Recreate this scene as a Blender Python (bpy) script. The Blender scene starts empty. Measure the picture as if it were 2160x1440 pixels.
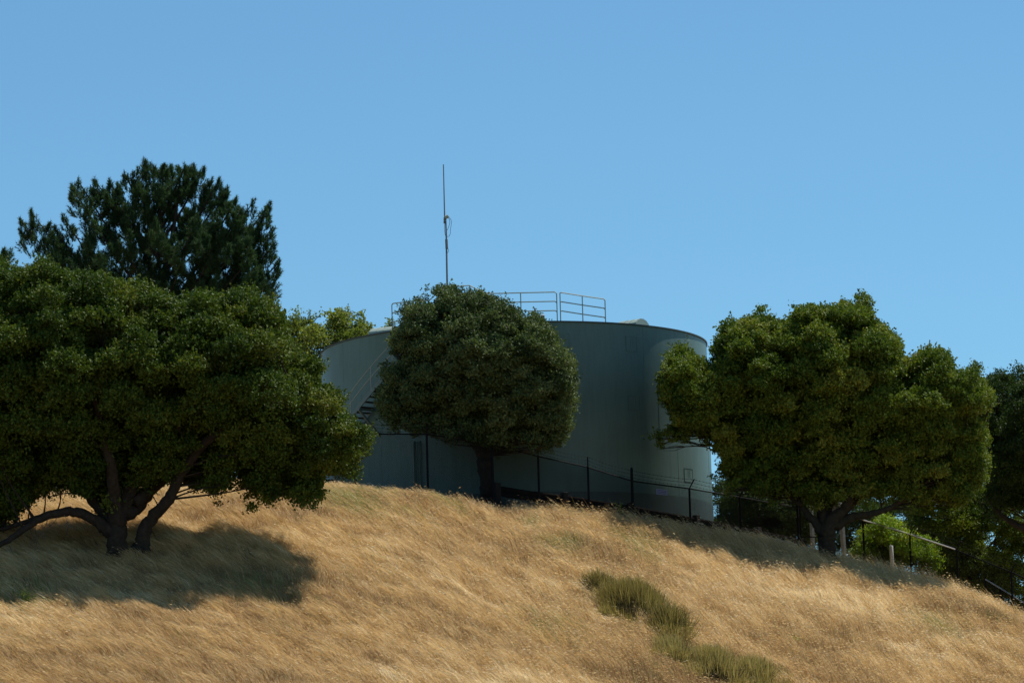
import bpy, math, numpy as np
R_=math.radians
sc=bpy.context.scene
COL=sc.collection
# ------------------------------------------------------------------ camera
F_PX=9000.0; PITCH=R_(8.344); ROLL=R_(1.6)
cF=np.array([0,math.cos(PITCH),math.sin(PITCH)]); cR0=np.array([1.,0,0]); cU0=np.array([0,-math.sin(PITCH),math.cos(PITCH)])
cR=math.cos(ROLL)*cR0-math.sin(ROLL)*cU0; cU=math.sin(ROLL)*cR0+math.cos(ROLL)*cU0
cam=bpy.data.cameras.new('camera'); camo=bpy.data.objects.new('camera',cam); COL.objects.link(camo); sc.camera=camo
cam.sensor_width=36; cam.sensor_fit='HORIZONTAL'; cam.lens=F_PX/2160*36; cam.clip_start=1; cam.clip_end=9000
import mathutils
camo.matrix_world=mathutils.Matrix(((cR[0],cU[0],-cF[0],0),(cR[1],cU[1],-cF[1],0),(cR[2],cU[2],-cF[2],0),(0,0,0,1)))
# ------------------------------------------------------------------ sky, sun
SUN_EL=R_(62); SUN_AZ=math.atan2(.77,.64)
w=bpy.data.worlds.new('World'); sc.world=w; w.use_nodes=True
nt=w.node_tree; bg=nt.nodes['Background']
sky=nt.nodes.new('ShaderNodeTexSky'); sky.sky_type='NISHITA'; sky.sun_disc=False
sky.sun_elevation=SUN_EL; sky.sun_rotation=SUN_AZ; sky.altitude=1200; sky.air_density=1.0; sky.dust_density=0.4; sky.ozone_density=3.5
tint=nt.nodes.new('ShaderNodeMix'); tint.data_type='RGBA'; tint.blend_type='MULTIPLY'; tint.inputs[0].default_value=1
tint.inputs[7].default_value=(.68,.98,1.01,1)
nt.links.new(sky.outputs[0],tint.inputs[6]); nt.links.new(tint.outputs[2],bg.inputs[0]); bg.inputs[1].default_value=0.09
sl=bpy.data.lights.new('sun','SUN'); so=bpy.data.objects.new('sun',sl); COL.objects.link(so)
sl.energy=4.9; sl.angle=R_(.53); sl.color=(1,.95,.87)
sd=mathutils.Vector((math.sin(SUN_AZ)*math.cos(SUN_EL),math.cos(SUN_AZ)*math.cos(SUN_EL),math.sin(SUN_EL)))
so.rotation_euler=sd.to_track_quat('Z','Y').to_euler()
sc.view_settings.view_transform='Standard'; sc.view_settings.look='None'; sc.view_settings.exposure=0.36; sc.view_settings.gamma=1
sc.cycles.max_bounces=6; sc.cycles.diffuse_bounces=3; sc.cycles.transmission_bounces=3; sc.cycles.transparent_max_bounces=4
# ------------------------------------------------------------------ helpers
def ray(px,py):
    return cF*F_PX+cR*(px-1080)-cU*(py-720)
def pt(px,py,Y):
    r=ray(px,py); return r*(Y/r[1])
def nrm(v): return v/np.maximum(np.linalg.norm(v,axis=-1,keepdims=True),1e-9)
def tag(o,label=None,cat=None,group=None,kind=None):
    if label:o['label']=label
    if cat:o['category']=cat
    if group:o['group']=group
    if kind:o['kind']=kind
    return o
def empty(name,loc,label,cat,group=None):
    o=bpy.data.objects.new(name,None); COL.objects.link(o); o.location=tuple(map(float,loc)); o.empty_display_size=.2
    return tag(o,label,cat,group)
def wloc(p):
    v=np.zeros(3)
    while p is not None: v=v+np.array(p.location); p=p.parent
    return v
def mk(name,V,polys,mat,parent=None,smooth=False,tintv=None):
    """V (n,3); polys list of int arrays (m,k), all vertices world coordinates"""
    V=np.asarray(V,dtype=np.float64)
    if parent is not None: V=V-wloc(parent)
    me=bpy.data.meshes.new(name)
    me.vertices.add(len(V)); me.vertices.foreach_set('co',V.astype(np.float32).ravel())
    polys=[np.asarray(p,dtype=np.int32) for p in polys if len(p)]
    tot=np.concatenate([np.full(len(p),p.shape[1],dtype=np.int32) for p in polys])
    li=np.concatenate([p.ravel() for p in polys])
    me.loops.add(len(li)); me.loops.foreach_set('vertex_index',li)
    me.polygons.add(len(tot)); st=np.concatenate([[0],np.cumsum(tot)[:-1]]).astype(np.int32)
    me.polygons.foreach_set('loop_start',st); me.polygons.foreach_set('loop_total',tot)
    me.polygons.foreach_set('use_smooth',np.full(len(tot),bool(smooth)))
    if tintv is not None:
        a=me.attributes.new('tint','FLOAT','POINT'); a.data.foreach_set('value',np.asarray(tintv,dtype=np.float32))
    me.update(calc_edges=True)
    me.materials.append(mat)
    o=bpy.data.objects.new(name,me); COL.objects.link(o)
    if parent is not None:o.parent=parent
    return o
class MB:
    def __init__(s): s.V=[];s.Q=[];s.T=[];s.n=0;s.C=[]
    def add(s,V,Q=None,T=None,c=0.5):
        V=np.asarray(V,float)
        if Q is not None and len(Q): s.Q.append(np.asarray(Q)+s.n)
        if T is not None and len(T): s.T.append(np.asarray(T)+s.n)
        s.V.append(V); s.C.append(np.full(len(V),c) if np.isscalar(c) else np.asarray(c)); s.n+=len(V)
    def tube(s,P,r,n=8,cap=True,c=.5,wob=0,rng=None):
        P=np.asarray(P,float); m=len(P); r=np.full(m,r,float) if np.isscalar(r) else np.asarray(r,float)
        T=nrm(np.gradient(P,axis=0)); ref=np.array([0,0,1.]) if abs(T[0,2])<.9 else np.array([1.,0,0])
        A=nrm(np.cross(T[0],ref)); As=[A]
        for i in range(1,m):
            A=As[-1]-T[i]*(As[-1]@T[i]); As.append(nrm(A))
        As=np.array(As); B=np.cross(T,As)
        th=np.arange(n)/n*2*np.pi
        rr=r[:,None]*np.ones((m,n))
        if wob: rr=rr*(1+wob*rng.normal(size=(m,n)))
        V=P[:,None]+rr[...,None]*(np.cos(th)[None,:,None]*As[:,None]+np.sin(th)[None,:,None]*B[:,None])
        i=np.arange(m-1)[:,None]*n; j=np.arange(n)[None]; j2=(j+1)%n
        Q=np.stack([i+j,i+j2,i+n+j2,i+n+j],-1).reshape(-1,4); V=V.reshape(-1,3); Tt=[]
        if cap:
            V=np.vstack([V,P[0],P[-1]]); a=m*n; b=a+1
            Tt=[(a,(k+1)%n,k) for k in range(n)]+[(b,(m-1)*n+k,(m-1)*n+(k+1)%n) for k in range(n)]
        s.add(V,Q,Tt,c)
    def box(s,c,sx,sy,sz,ax=None,col=.5):
        """c centre, sizes, ax 3x3 rows axes"""
        ax=np.eye(3) if ax is None else np.asarray(ax,float)
        k=np.array([[-1,-1,-1],[1,-1,-1],[1,1,-1],[-1,1,-1],[-1,-1,1],[1,-1,1],[1,1,1],[-1,1,1]])*np.array([sx,sy,sz])/2
        s.add(np.asarray(c)+k@ax,[(0,3,2,1),(4,5,6,7),(0,1,5,4),(1,2,6,5),(2,3,7,6),(3,0,4,7)],None,col)
    def bar(s,a,b,wd,ht):
        a=np.asarray(a,float);b=np.asarray(b,float); L=np.linalg.norm(b-a); x=(b-a)/L
        y=nrm(np.cross([0,0,1.],x)) if abs(x[2])<.99 else np.array([0,1.,0]); z=np.cross(x,y)
        s.box((a+b)/2,L,wd,ht,[x,y,z])
    def build(s,name,mat,parent=None,smooth=False):
        return mk(name,np.concatenate(s.V),[np.concatenate(a) for a in (s.Q,s.T) if a],mat,parent,smooth,np.concatenate(s.C))
# ------------------------------------------------------------------ materials
def nodes(m):
    m.use_nodes=True; nt=m.node_tree; return nt,nt.nodes['Principled BSDF'],nt.nodes['Material Output']
def N(nt,t,**k):
    n=nt.nodes.new(t)
    for a,b in k.items(): setattr(n,a,b)
    return n
def paint(name,col,rough=.5,metal=0,var=.12,scale=3,bump=0,bscale=20,spec=.5):
    m=bpy.data.materials.new(name); nt,p,o=nodes(m); L=nt.links.new
    tc=N(nt,'ShaderNodeTexCoord'); no=N(nt,'ShaderNodeTexNoise'); no.inputs['Scale'].default_value=scale; no.inputs['Detail'].default_value=6
    L(tc.outputs['Object'],no.inputs['Vector'])
    mx=N(nt,'ShaderNodeMix',data_type='RGBA'); L(no.outputs['Fac'],mx.inputs[0])
    mx.inputs[6].default_value=(*[c*(1-var*2) for c in col],1); mx.inputs[7].default_value=(*[min(c*(1+var*2),1) for c in col],1)
    L(mx.outputs[2],p.inputs['Base Color']); p.inputs['Roughness'].default_value=rough; p.inputs['Metallic'].default_value=metal
    p.inputs['Specular IOR Level'].default_value=spec
    if bump:
        n2=N(nt,'ShaderNodeTexNoise'); n2.inputs['Scale'].default_value=bscale; n2.inputs['Detail'].default_value=8; L(tc.outputs['Object'],n2.inputs['Vector'])
        b=N(nt,'ShaderNodeBump'); b.inputs['Strength'].default_value=bump; b.inputs['Distance'].default_value=.05
        L(n2.outputs['Fac'],b.inputs['Height']); L(b.outputs['Normal'],p.inputs['Normal'])
    return m
def leafmat(name,cols,rough=.5,trans=.25,spec=.35,tcol=None):
    """cols: list of (pos,(r,g,b)) over the per-leaf tint"""
    m=bpy.data.materials.new(name); nt,p,o=nodes(m); L=nt.links.new
    at=N(nt,'ShaderNodeAttribute',attribute_name='tint'); cr=N(nt,'ShaderNodeValToRGB')
    e=cr.color_ramp.elements
    while len(e)<len(cols): e.new(.5)
    for k,(q,c) in enumerate(cols): e[k].position=q; e[k].color=(*c,1)
    L(at.outputs['Fac'],cr.inputs[0]); L(cr.outputs[0],p.inputs['Base Color']); p.inputs['Roughness'].default_value=rough
    p.inputs['Specular IOR Level'].default_value=spec
    tr=N(nt,'ShaderNodeBsdfTranslucent'); mixc=N(nt,'ShaderNodeMix',data_type='RGBA',blend_type='MULTIPLY'); mixc.inputs[0].default_value=1
    mixc.inputs[7].default_value=(*(tcol or (1.3,1.35,.6)),1); L(cr.outputs[0],mixc.inputs[6]); L(mixc.outputs[2],tr.inputs[0])
    ms=N(nt,'ShaderNodeMixShader'); ms.inputs[0].default_value=trans; L(p.outputs[0],ms.inputs[1]); L(tr.outputs[0],ms.inputs[2]); L(ms.outputs[0],o.inputs[0])
    return m
def tankpaint(name,col,streak=.13):
    m=bpy.data.materials.new(name); nt,p,o=nodes(m); L=nt.links.new
    tc=N(nt,'ShaderNodeTexCoord'); sp=N(nt,'ShaderNodeSeparateXYZ'); L(tc.outputs['Object'],sp.inputs[0])
    at=N(nt,'ShaderNodeMath',operation='ARCTAN2'); L(sp.outputs[0],at.inputs[0])
    neg=N(nt,'ShaderNodeMath',operation='MULTIPLY'); neg.inputs[1].default_value=-1; L(sp.outputs[1],neg.inputs[0]); L(neg.outputs[0],at.inputs[1])
    def stn(sa,sz,det=6):
        a=N(nt,'ShaderNodeMath',operation='MULTIPLY'); a.inputs[1].default_value=sa; L(at.outputs[0],a.inputs[0])
        z=N(nt,'ShaderNodeMath',operation='MULTIPLY'); z.inputs[1].default_value=sz; L(sp.outputs[2],z.inputs[0])
        c=N(nt,'ShaderNodeCombineXYZ'); L(a.outputs[0],c.inputs[0]); L(z.outputs[0],c.inputs[2])
        n=N(nt,'ShaderNodeTexNoise'); n.inputs['Scale'].default_value=1; n.inputs['Detail'].default_value=det; L(c.outputs[0],n.inputs['Vector']); return n
    n1=stn(22,.35); n2=stn(5,.5,3); n3=stn(60,.9)
    add=N(nt,'ShaderNodeMath',operation='ADD'); L(n1.outputs['Fac'],add.inputs[0]); L(n2.outputs['Fac'],add.inputs[1])
    a2=N(nt,'ShaderNodeMath',operation='ADD'); L(add.outputs[0],a2.inputs[0]); L(n3.outputs['Fac'],a2.inputs[1])
    mr=N(nt,'ShaderNodeMapRange'); mr.inputs[1].default_value=1.1; mr.inputs[2].default_value=1.9; L(a2.outputs[0],mr.inputs[0])
    mx=N(nt,'ShaderNodeMix',data_type='RGBA'); L(mr.outputs[0],mx.inputs[0])
    mx.inputs[6].default_value=(*[c*(1-streak) for c in col],1); mx.inputs[7].default_value=(*[c*(1+streak) for c in col],1)
    L(mx.outputs[2],p.inputs['Base Color']); p.inputs['Roughness'].default_value=.42; p.inputs['Specular IOR Level'].default_value=.25
    n4=N(nt,'ShaderNodeTexNoise'); n4.inputs['Scale'].default_value=.5; n4.inputs['Detail'].default_value=2; L(tc.outputs['Object'],n4.inputs['Vector'])
    b=N(nt,'ShaderNodeBump'); b.inputs['Strength'].default_value=.08; b.inputs['Distance'].default_value=.012; L(n4.outputs['Fac'],b.inputs['Height']); L(b.outputs['Normal'],p.inputs['Normal'])
    return m
M={}
M['tank']=tankpaint('tank_paint',(.106,.168,.144))
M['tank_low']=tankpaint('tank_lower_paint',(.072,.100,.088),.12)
M['trim']=paint('green_trim_paint',(.09,.12,.105),.45,0,.1,2)
M['rimc']=paint('dark_rim_paint',(.035,.045,.042),.6,0,.1,2)
M['stair']=paint('stair_paint',(.12,.165,.145),.5,0,.1,5)
M['vent']=paint('vent_paint',(.27,.33,.28),.5,0,.06,3)
M['railpaint']=paint('pale_rail_paint',(.30,.34,.29),.5,0,.1,5)
M['black']=paint('black_metal',(.009,.009,.011),.75,0,.3,8,spec=.08)
M['rust_shade']=paint('weathered_shaded_rail_steel',(.014,.012,.011),.95,.0,.35,2,spec=.0)  # weathered steel, its colour lowered to stand in for shade on the rail
M['galv']=paint('galvanised_steel',(.42,.43,.44),.45,.3,.15,6)
M['mast']=paint('mast_steel',(.16,.18,.19),.5,.2,.15,6)
M['wood']=paint('treated_timber',(.025,.02,.017),.9,0,.3,4,.5,15)
M['white']=paint('white_painted_post',(.36,.36,.34),.85,0,.15,9,.3,25)
M['concrete']=paint('curb_concrete',(.22,.21,.2),.85,0,.15,5,.4,30)
M['bark']=paint('oak_bark',(.040,.032,.026),.95,0,.35,6,.9,18,.1)
M['barklight']=paint('oak_bark_light',(.042,.035,.024),.95,0,.35,5,.8,16,.1)
M['twig']=paint('dead_twig',(.13,.11,.09),.9,0,.3,6)
M['sign']=paint('sign_blue',(.20,.24,.42),.5,0,.1,8)
M['signink']=paint('sign_ink',(.05,.06,.16),.5,0,.1,8)
M['pinebark']=paint('pine_bark',(.05,.038,.03),.95,0,.3,6,.8,14,.1)
M['leaf_left']=leafmat('oak_leaf_deep',[(0,(0.034,0.062,0.011)),(.55,(0.074,0.116,0.018)),(.93,(0.145,0.165,0.03)),(1,(0.30,0.20,0.045))],.58,.2,.12)
M['leaf_mid']=leafmat('oak_leaf_grey',[(0,(0.041,0.065,0.022)),(.6,(0.092,0.132,0.050)),(1,(0.17,0.21,0.085))],.58,.18,.14)
M['leaf_right']=leafmat('oak_leaf_bright',[(0,(0.045,0.078,0.011)),(.55,(0.112,0.162,0.022)),(1,(0.24,0.25,0.045))],.58,.22,.12)
M['leaf_back']=leafmat('oak_leaf_yellow',[(0,(0.064,0.095,0.019)),(.55,(0.152,0.190,0.043)),(1,(0.240,0.257,0.076))],.55,.4,.15)
M['leaf_dark']=leafmat('dark_leaf',[(0,(0.020,0.039,0.012)),(.6,(0.042,0.073,0.019)),(1,(0.084,0.112,0.026))],.55,.3,.12)
M['leaf_lime']=leafmat('lime_leaf',[(0,(.09,.16,.014)),(.6,(.20,.29,.024)),(1,(.42,.40,.04))],.5,.4,.3)
M['needle']=leafmat('pine_needle',[(0,(.024,.048,.024)),(.6,(.044,.084,.036)),(.97,(.085,.125,.045)),(1,(.12,.07,.03))],.6,.28,.12,(1.,1.2,.7))
M['broom']=leafmat('shrub_stem',[(0,(0.036,0.028,0.021)),(.22,(0.072,0.056,0.028)),(.35,(0.187,0.155,0.052)),(.7,(0.302,0.244,0.077)),(1,(0.403,0.330,0.140))],.65,.4,.1,(1.05,1.05,.8))
M['grass']=leafmat('dry_grass_blade',[(0,(0.210,0.259,0.076)),(.12,(0.294,0.281,0.108)),(.2,(0.263,0.146,0.065)),(.5,(0.54,0.372,0.172)),(.8,(0.70,0.52,0.27)),(1,(0.89,0.78,0.55))],.65,.35,.15,(1.1,1.05,.9))
M['poppy']=leafmat('poppy_petal',[(0,(.8,.22,.02)),(1,(.85,.35,.03))],.6,.3,.2,(1,1,1))
# ------------------------------------------------------------------ terrain
TC=np.array([.065,188.94]); TR=8.616; TH=27.315; CH=2.443; TB=TH-4*CH
CR=[(-700,1100,160),(-300,1065,162),(0,1045,164),(200,1035,166),(400,1015,168),(550,1013,169.5),(680,1024,171),(800,1036,172.3),(900,1047,173.5),(1000,1066,175),(1050,1080,175.6),(1100,1090,175.8),(1240,1101,177.2),(1340,1110,178.4),(1500,1133,181),(1600,1155,181),(1700,1177,180.5),(1800,1201,180.5),(1900,1223,180.5),(2000,1249,180),(2100,1286,179.5),(2160,1312,178.5),(2300,1380,177),(2700,1560,172),(3400,1800,165)]
cp=np.array([[*pt(a,b,c)] for a,b,c in CR])
_xs=np.linspace(-60,60,1201)
def _sm(v,k=15):
    v=np.pad(v,k,mode='edge'); ker=np.hanning(2*k+1); return np.convolve(v,ker/ker.sum(),'valid')
_yc=_sm(np.interp(_xs,cp[:,0],cp[:,1])); _zc=_sm(np.interp(_xs,cp[:,0],cp[:,2]))
def ss(a,b,x): t=np.clip((x-a)/(b-a),0,1); return t*t*(3-2*t)
def terr(x,y):
    x=np.asarray(x,float); y=np.asarray(y,float)
    yc=np.interp(x,_xs,_yc); zc=np.interp(x,_xs,_zc)-np.maximum(np.abs(x)-45,0)*.12
    t=yc-y
    tf=np.maximum(t,0)
    zf=zc-(.33*tf-.222*6*(1-np.exp(-tf/6)))
    fl=-1.7; k=2.0
    zf=np.logaddexp(zf/k,(fl-.8)/k)*k
    s=np.maximum(-t,0); zb=zc+.105*3.5*(1-np.exp(-s/3.5))
    drop=np.where(x>11,.12*np.maximum(s-3,0)*ss(11,16,x),0)+.10*np.maximum(s-30,0)
    zb=np.maximum(zb-drop,-25)
    z=np.where(t>0,zf,zb)
    r=np.hypot(x-TC[0],y-TC[1]); wq=ss(10.4,9.0,r); z=z*(1-wq)+(TB-.02)*wq
    b=.10*np.sin(x*.9+1.3*np.sin(y*.31))*np.sin(y*.7+x*.23)+.05*np.sin(x*2.3+y*1.1)+.14*np.sin(x*.33+2)*np.sin(y*.27)
    return z+b*ss(0,4,t)*ss(60,100,y)
def ghit(px,py,y0=125,y1=200):
    r=ray(px,py); ys=np.linspace(y0,y1,3000); P=r[None]*(ys/r[1])[:,None]
    d=P[:,2]-terr(P[:,0],ys); i=np.argmax(d<=0)
    return P[i] if d[i]<=0 else pt(px,py,np.interp(P[0,0],_xs,_yc))
def axis(fine,lim,step,far):
    a=list(np.arange(fine[0],fine[1]+1e-6,step)); s=step; x=a[-1]
    while x<far: s*=1.25; x+=s; a.append(x)
    s=step; x=a[0]
    while x>lim: s*=1.25; x-=s; a.insert(0,x)
    return np.array(a)
gx=axis((-34,40),-3500,.4,3500); gy=axis((118,212),-400,.4,6500)
X,Y=np.meshgrid(gx,gy); Z=terr(X,Y)
nx=len(gx); i=np.arange(len(gy)-1)[:,None]*nx; j=np.arange(nx-1)[None]
Q=np.stack([i+j,i+j+1,i+nx+j+1,i+nx+j],-1).reshape(-1,4)
hm=bpy.data.materials.new('hill_ground'); nt,p,o=nodes(hm); L=nt.links.new
tc=N(nt,'ShaderNodeTexCoord'); n1=N(nt,'ShaderNodeTexNoise'); n1.inputs['Scale'].default_value=.35; n1.inputs['Detail'].default_value=8; L(tc.outputs['Object'],n1.inputs['Vector'])
n2=N(nt,'ShaderNodeTexNoise'); n2.inputs['Scale'].default_value=9; n2.inputs['Detail'].default_value=8; L(tc.outputs['Object'],n2.inputs['Vector'])
cr=N(nt,'ShaderNodeValToRGB'); cr.color_ramp.elements[0].position=.3; cr.color_ramp.elements[0].color=(.17,.105,.05,1); cr.color_ramp.elements[1].position=.7; cr.color_ramp.elements[1].color=(.36,.25,.12,1)
L(n1.outputs['Fac'],cr.inputs[0])
cr2=N(nt,'ShaderNodeValToRGB'); cr2.color_ramp.elements[0].position=.35; cr2.color_ramp.elements[0].color=(.16,.16,.155,1); cr2.color_ramp.elements[1].position=.65; cr2.color_ramp.elements[1].color=(.34,.32,.29,1)
L(n2.outputs['Fac'],cr2.inputs[0])
at=N(nt,'ShaderNodeAttribute',attribute_name='tint'); mx=N(nt,'ShaderNodeMix',data_type='RGBA'); L(at.outputs['Fac'],mx.inputs[0]); L(cr.outputs[0],mx.inputs[6]); L(cr2.outputs[0],mx.inputs[7]); L(mx.outputs[2],p.inputs['Base Color'])
p.inputs['Roughness'].default_value=.95; p.inputs['Specular IOR Level'].default_value=.1
b=N(nt,'ShaderNodeBump'); b.inputs['Strength'].default_value=.8; b.inputs['Distance'].default_value=.1; L(n2.outputs['Fac'],b.inputs['Height']); L(b.outputs['Normal'],p.inputs['Normal'])
GRV=[ghit(905,1058),ghit(1010,1074)]
def gravel(x,y):
    g=np.exp(-(((x+2.1-.0)/2.6)**2+((y-174.2-.28*(x+2))/1.5)**2)**2)
    r=np.hypot(x-TC[0],y-TC[1]); return np.clip(np.maximum(g,ss(12.0,11.3,r)),0,1)
hill=mk('hill',np.stack([X,Y,Z],-1).reshape(-1,3),[Q],hm,None,True,gravel(X,Y).ravel()); tag(hill,kind='structure')
# ------------------------------------------------------------------ water tank
rng=np.random.default_rng(5)
C3=np.array([TC[0],TC[1],0.])
def cyl(th,r,z): # th measured from facing-camera direction, positive to the right
    return np.stack(np.broadcast_arrays(TC[0]+r*np.sin(th),TC[1]-r*np.cos(th),z),-1)
tank=empty('water_tank',(TC[0],TC[1],TB),'large grey green cylindrical steel water tank on the hilltop behind the trees','water tank')
nth=288; th=np.arange(nth)/nth*2*np.pi; ii=np.arange(nth); i2=(ii+1)%nth
def rings(name,pairs,mat,label=None):
    """each pair of rings is a band with its own vertices, so edges between bands stay crisp"""
    V=[];Qs=[];c=0
    for (r0,z0,r1,z1) in pairs:
        V+=[cyl(th,r0,z0),cyl(th,r1,z1)]; Qs.append(np.stack([c+ii,c+i2,c+nth+i2,c+nth+ii],-1)); c+=2*nth
    o=mk(name,np.concatenate(V),[np.concatenate(Qs)],mat,tank,True)
    if label:o['label']=label
for k in range(4):
    r=TR+.018*k; z1=TH-k*CH; z0=z1-CH; rp=TR+.018*(k-1) if k else TR-.02
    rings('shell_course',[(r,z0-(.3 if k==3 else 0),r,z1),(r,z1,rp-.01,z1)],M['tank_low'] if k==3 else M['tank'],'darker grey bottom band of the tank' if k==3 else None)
rings('roof',[(TR+.04,TH+.001,TR*.5,TH+.26),(TR*.5,TH+.26,.01,TH+.40)],M['trim'])
rings('rim',[(TR+.002,TH-.055,TR+.05,TH-.055),(TR+.05,TH-.055,TR+.05,TH+.0),(TR+.05,TH,TR+.041,TH)],M['rimc'])
def th_of(px,z):  # azimuth on the shell under a photo column
    ts=np.linspace(-1.5,1.5,3001); P=cyl(ts,TR+.03,z); d=P@cF; xs=1080+F_PX*(P@cR)/d; return ts[np.argmin(np.abs(xs-px))]
def z_of(py,px,k=0):
    best=None
    zs=np.linspace(TB,TH,800); t=th_of(px,TH-2); P=cyl(t,TR+.05,zs); d=P@cF; ys=720-F_PX*(P@cU)/d; return zs[np.argmin(np.abs(ys-py))]
def plate(px0,px1,py0,py1):
    pc=(px0+px1)/2; z1=z_of(py0,pc); z0=z_of(py1,pc); t0=th_of(px0,(z0+z1)/2); t1=th_of(px1,(z0+z1)/2)
    kk=int((TH-(z0+z1)/2)/CH); r=TR+.018*kk; mb=MB()
    def cpatch(a,b,c,d,dr):
        n=8; t=np.linspace(a,b,n); V=np.concatenate([cyl(t,r-.01,c),cyl(t,r+dr,c+.004),cyl(t,r+dr,d-.004),cyl(t,r-.01,d)])
        q=[(g*n+h,g*n+h+1,(g+1)*n+h+1,(g+1)*n+h) for g in range(3) for h in range(n-1)]
        q+= [(0,n,2*n,3*n),(n-1,4*n-1,3*n-1,2*n-1)]
        mb.add(V,q)
    cpatch(t0,t1,z0,z1,.006)
    e=.022/TR
    for (a,b,c,d) in ((t0,t0+e,z0,z1),(t1-e,t1,z0,z1),(t0+e,t1-e,z1-.025,z1+.001),(t0+e,t1-e,z0-.001,z0+.025)): cpatch(a,b,c,d,.016)
    for f in (.42,.62):
        tt=t0+(t1-t0)*f; cpatch(tt,tt+.02/TR,z0+(z1-z0)*.3,z0+(z1-z0)*.85,.016)
    mb.build('patch_plate',M['tank'],tank)
for q in ((1321,1344,709,741),(1325,1350,834,865),(1332,1355,976,1010),(1443,1461,988,1017),(1172,1202,702,732)): plate(*q)
mb=MB()
for k in range(4):
    for a in np.arange(-1.5,1.5,.42)+.17*k+rng.uniform(-.05,.05):
        if k==0 and abs(a-.7)<.25: a=th_of(1358,TH-1)
        n=2; r=TR+.018*k; V=np.concatenate([cyl(np.array([a-.0011,a+.0011]),r+.006,TH-k*CH-CH+.01),cyl(np.array([a-.0011,a+.0011]),r+.006,TH-k*CH-.11)])
        V2=np.concatenate([cyl(np.array([a-.0013,a+.0013]),r-.005,TH-k*CH-CH+.01),cyl(np.array([a-.0013,a+.0013]),r-.005,TH-k*CH-.11)])
        mb=MB(); mb.add(np.concatenate([V,V2]),[(0,1,3,2),(4,0,2,6),(1,5,7,3)])
        mb.build('weld_seam',M['tank'],tank)
# roof vents
def vent(px,py,Yv,ang,Lh=1.1,W=1.0,Hh=.33):
    c=pt(px,py,Yv); c[2]=TH+.06
    d=np.array([math.cos(ang),math.sin(ang),0]); e=np.array([-d[1],d[0],0]); mb=MB()
    prof=np.array([(-.5,0),(-.46,.42),(-.3,.8),(-.12,1),(.12,1),(.3,.8),(.46,.42),(.5,0)])
    def sec(s0,s1,g):
        n=len(prof); V=[]
        for s_ in (s0,s1):
            V.append(c+d*s_+e[None]*(prof[:,:1]*W*g)+np.array([0,0,1.])*(prof[:,1:]*Hh*g))
        V=np.concatenate(V); mb.add(V,[(h,h+1,n+h+1,n+h) for h in range(n-1)])
        for o_ in (0,n):
            cc=V[o_:o_+n].mean(0); mb.add(np.vstack([V[o_:o_+n],cc]),None,[(h,h+1,n) for h in range(n-1)]+[(n-1,0,n)])
    sec(-Lh/2,Lh/2,1)
    for f in (-.46,-.16,.14): sec(Lh*f-.02,Lh*f+.02,1.045)
    mb.build('roof_vent',M['vent'],tank)
vent(1334,683,183.6,R_(180-38)); vent(812,702,183.7,R_(-28))
# small level gauge
mb=MB(); g=pt(1145,672,181.3); g[2]=TH+.05; mb.tube([g,g+[0,0,.2]],.035,8); mb.tube([g+[0,0,.16],g+[0,0,.21],g+[0,0,.33],g+[0,0,.36]],[.05,.09,.09,.03],10); mb.build('level_gauge',M['galv'],tank)
# roof handrail
def rail(name,pts,lv=(0,-.40,-.80),posts=(),mat='railpaint',r=.026,foot=TH+.03):
    P=[pt(*q) for q in pts]; pr=empty(name,P[0]*[1,1,0]+[0,0,foot],None,None); pr.parent=tank; pr.location=mathutils.Vector(P[0]*[1,1,0]+[0,0,foot])-tank.location
    for l in lv:
        mb=MB(); mb.tube(np.array(P)+[0,0,l],r,6); mb.build('rail',M[mat],pr)
    for i_ in posts:
        mb=MB(); q=P[i_] if isinstance(i_,int) else P[int(i_)]*(1-i_%1)+P[int(i_)+1]*(i_%1)
        mb.tube([q,[q[0],q[1],foot-.02]],r,6); mb.build('post',M[mat],pr)
rail('handrail',[(1181,618,181.0),(1184,617,181.0),(1228,624,181.5),(1273,630.5,182.2),(1276,633,182.2)],posts=(0,2,4))
rail('handrail',[(1040,619,180.95),(1098,617.5,180.9),(1170,616,180.9),(1174,619,180.9)],posts=(0,1,3))
rail('handrail',[(826.5,643,182.3),(829,640,182.3),(876,634,181.7),(905,634,181.3)],posts=(0,2,3))
rail('handrail',[(905,634,181.2),(935,606,180.7),(990.6,602,180.7),(1018,616.6,180.9),(1040,619,180.95)],lv=(0,-.4),posts=(1,2,3),foot=TH-.1)
# stairway round the shell
st=empty('stairway',(0,0,0),None,None); st.parent=tank; 
sb=cyl(-1.4,TR+.5,TB); st.location=mathutils.Vector(sb)-tank.location
za=z_of(876,742); zb=z_of(804,801); ta=th_of(742,za)*.93; 
ro=TR+.98; ri=TR+.16
def tcol(px,z,r):
    ts=np.linspace(-1.5,1.5,3001); P=cyl(ts,r,z); d=P@cF; xs=1080+F_PX*(P@cR)/d; ys=720-F_PX*(P@cU)/d; return ts,xs,ys
def solve(px,py,r):
    best=(1e9,0,0)
    for z in np.linspace(TB,TH+1,400):
        ts=np.linspace(-1.45,.2,400); P=cyl(ts,r,z); d=P@cF; xs=1080+F_PX*(P@cR)/d; ys=720-F_PX*(P@cU)/d
        e=(xs-px)**2+(ys-py)**2; i_=e.argmin()
        if e[i_]<best[0]: best=(e[i_],ts[i_],z)
    return best[1],best[2]
A=solve(742,876,ro); B=solve(801,804,ro)
kz=(B[1]-A[1])/(B[0]-A[0])
zt=lambda t: A[1]+kz*(t-A[0])
t_top=A[0]+(TH-.1-A[1])/kz; t_bot=max(A[0]-(A[1]-TB)/kz,-1.9)
ts=np.linspace(t_bot,t_top,60)
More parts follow.
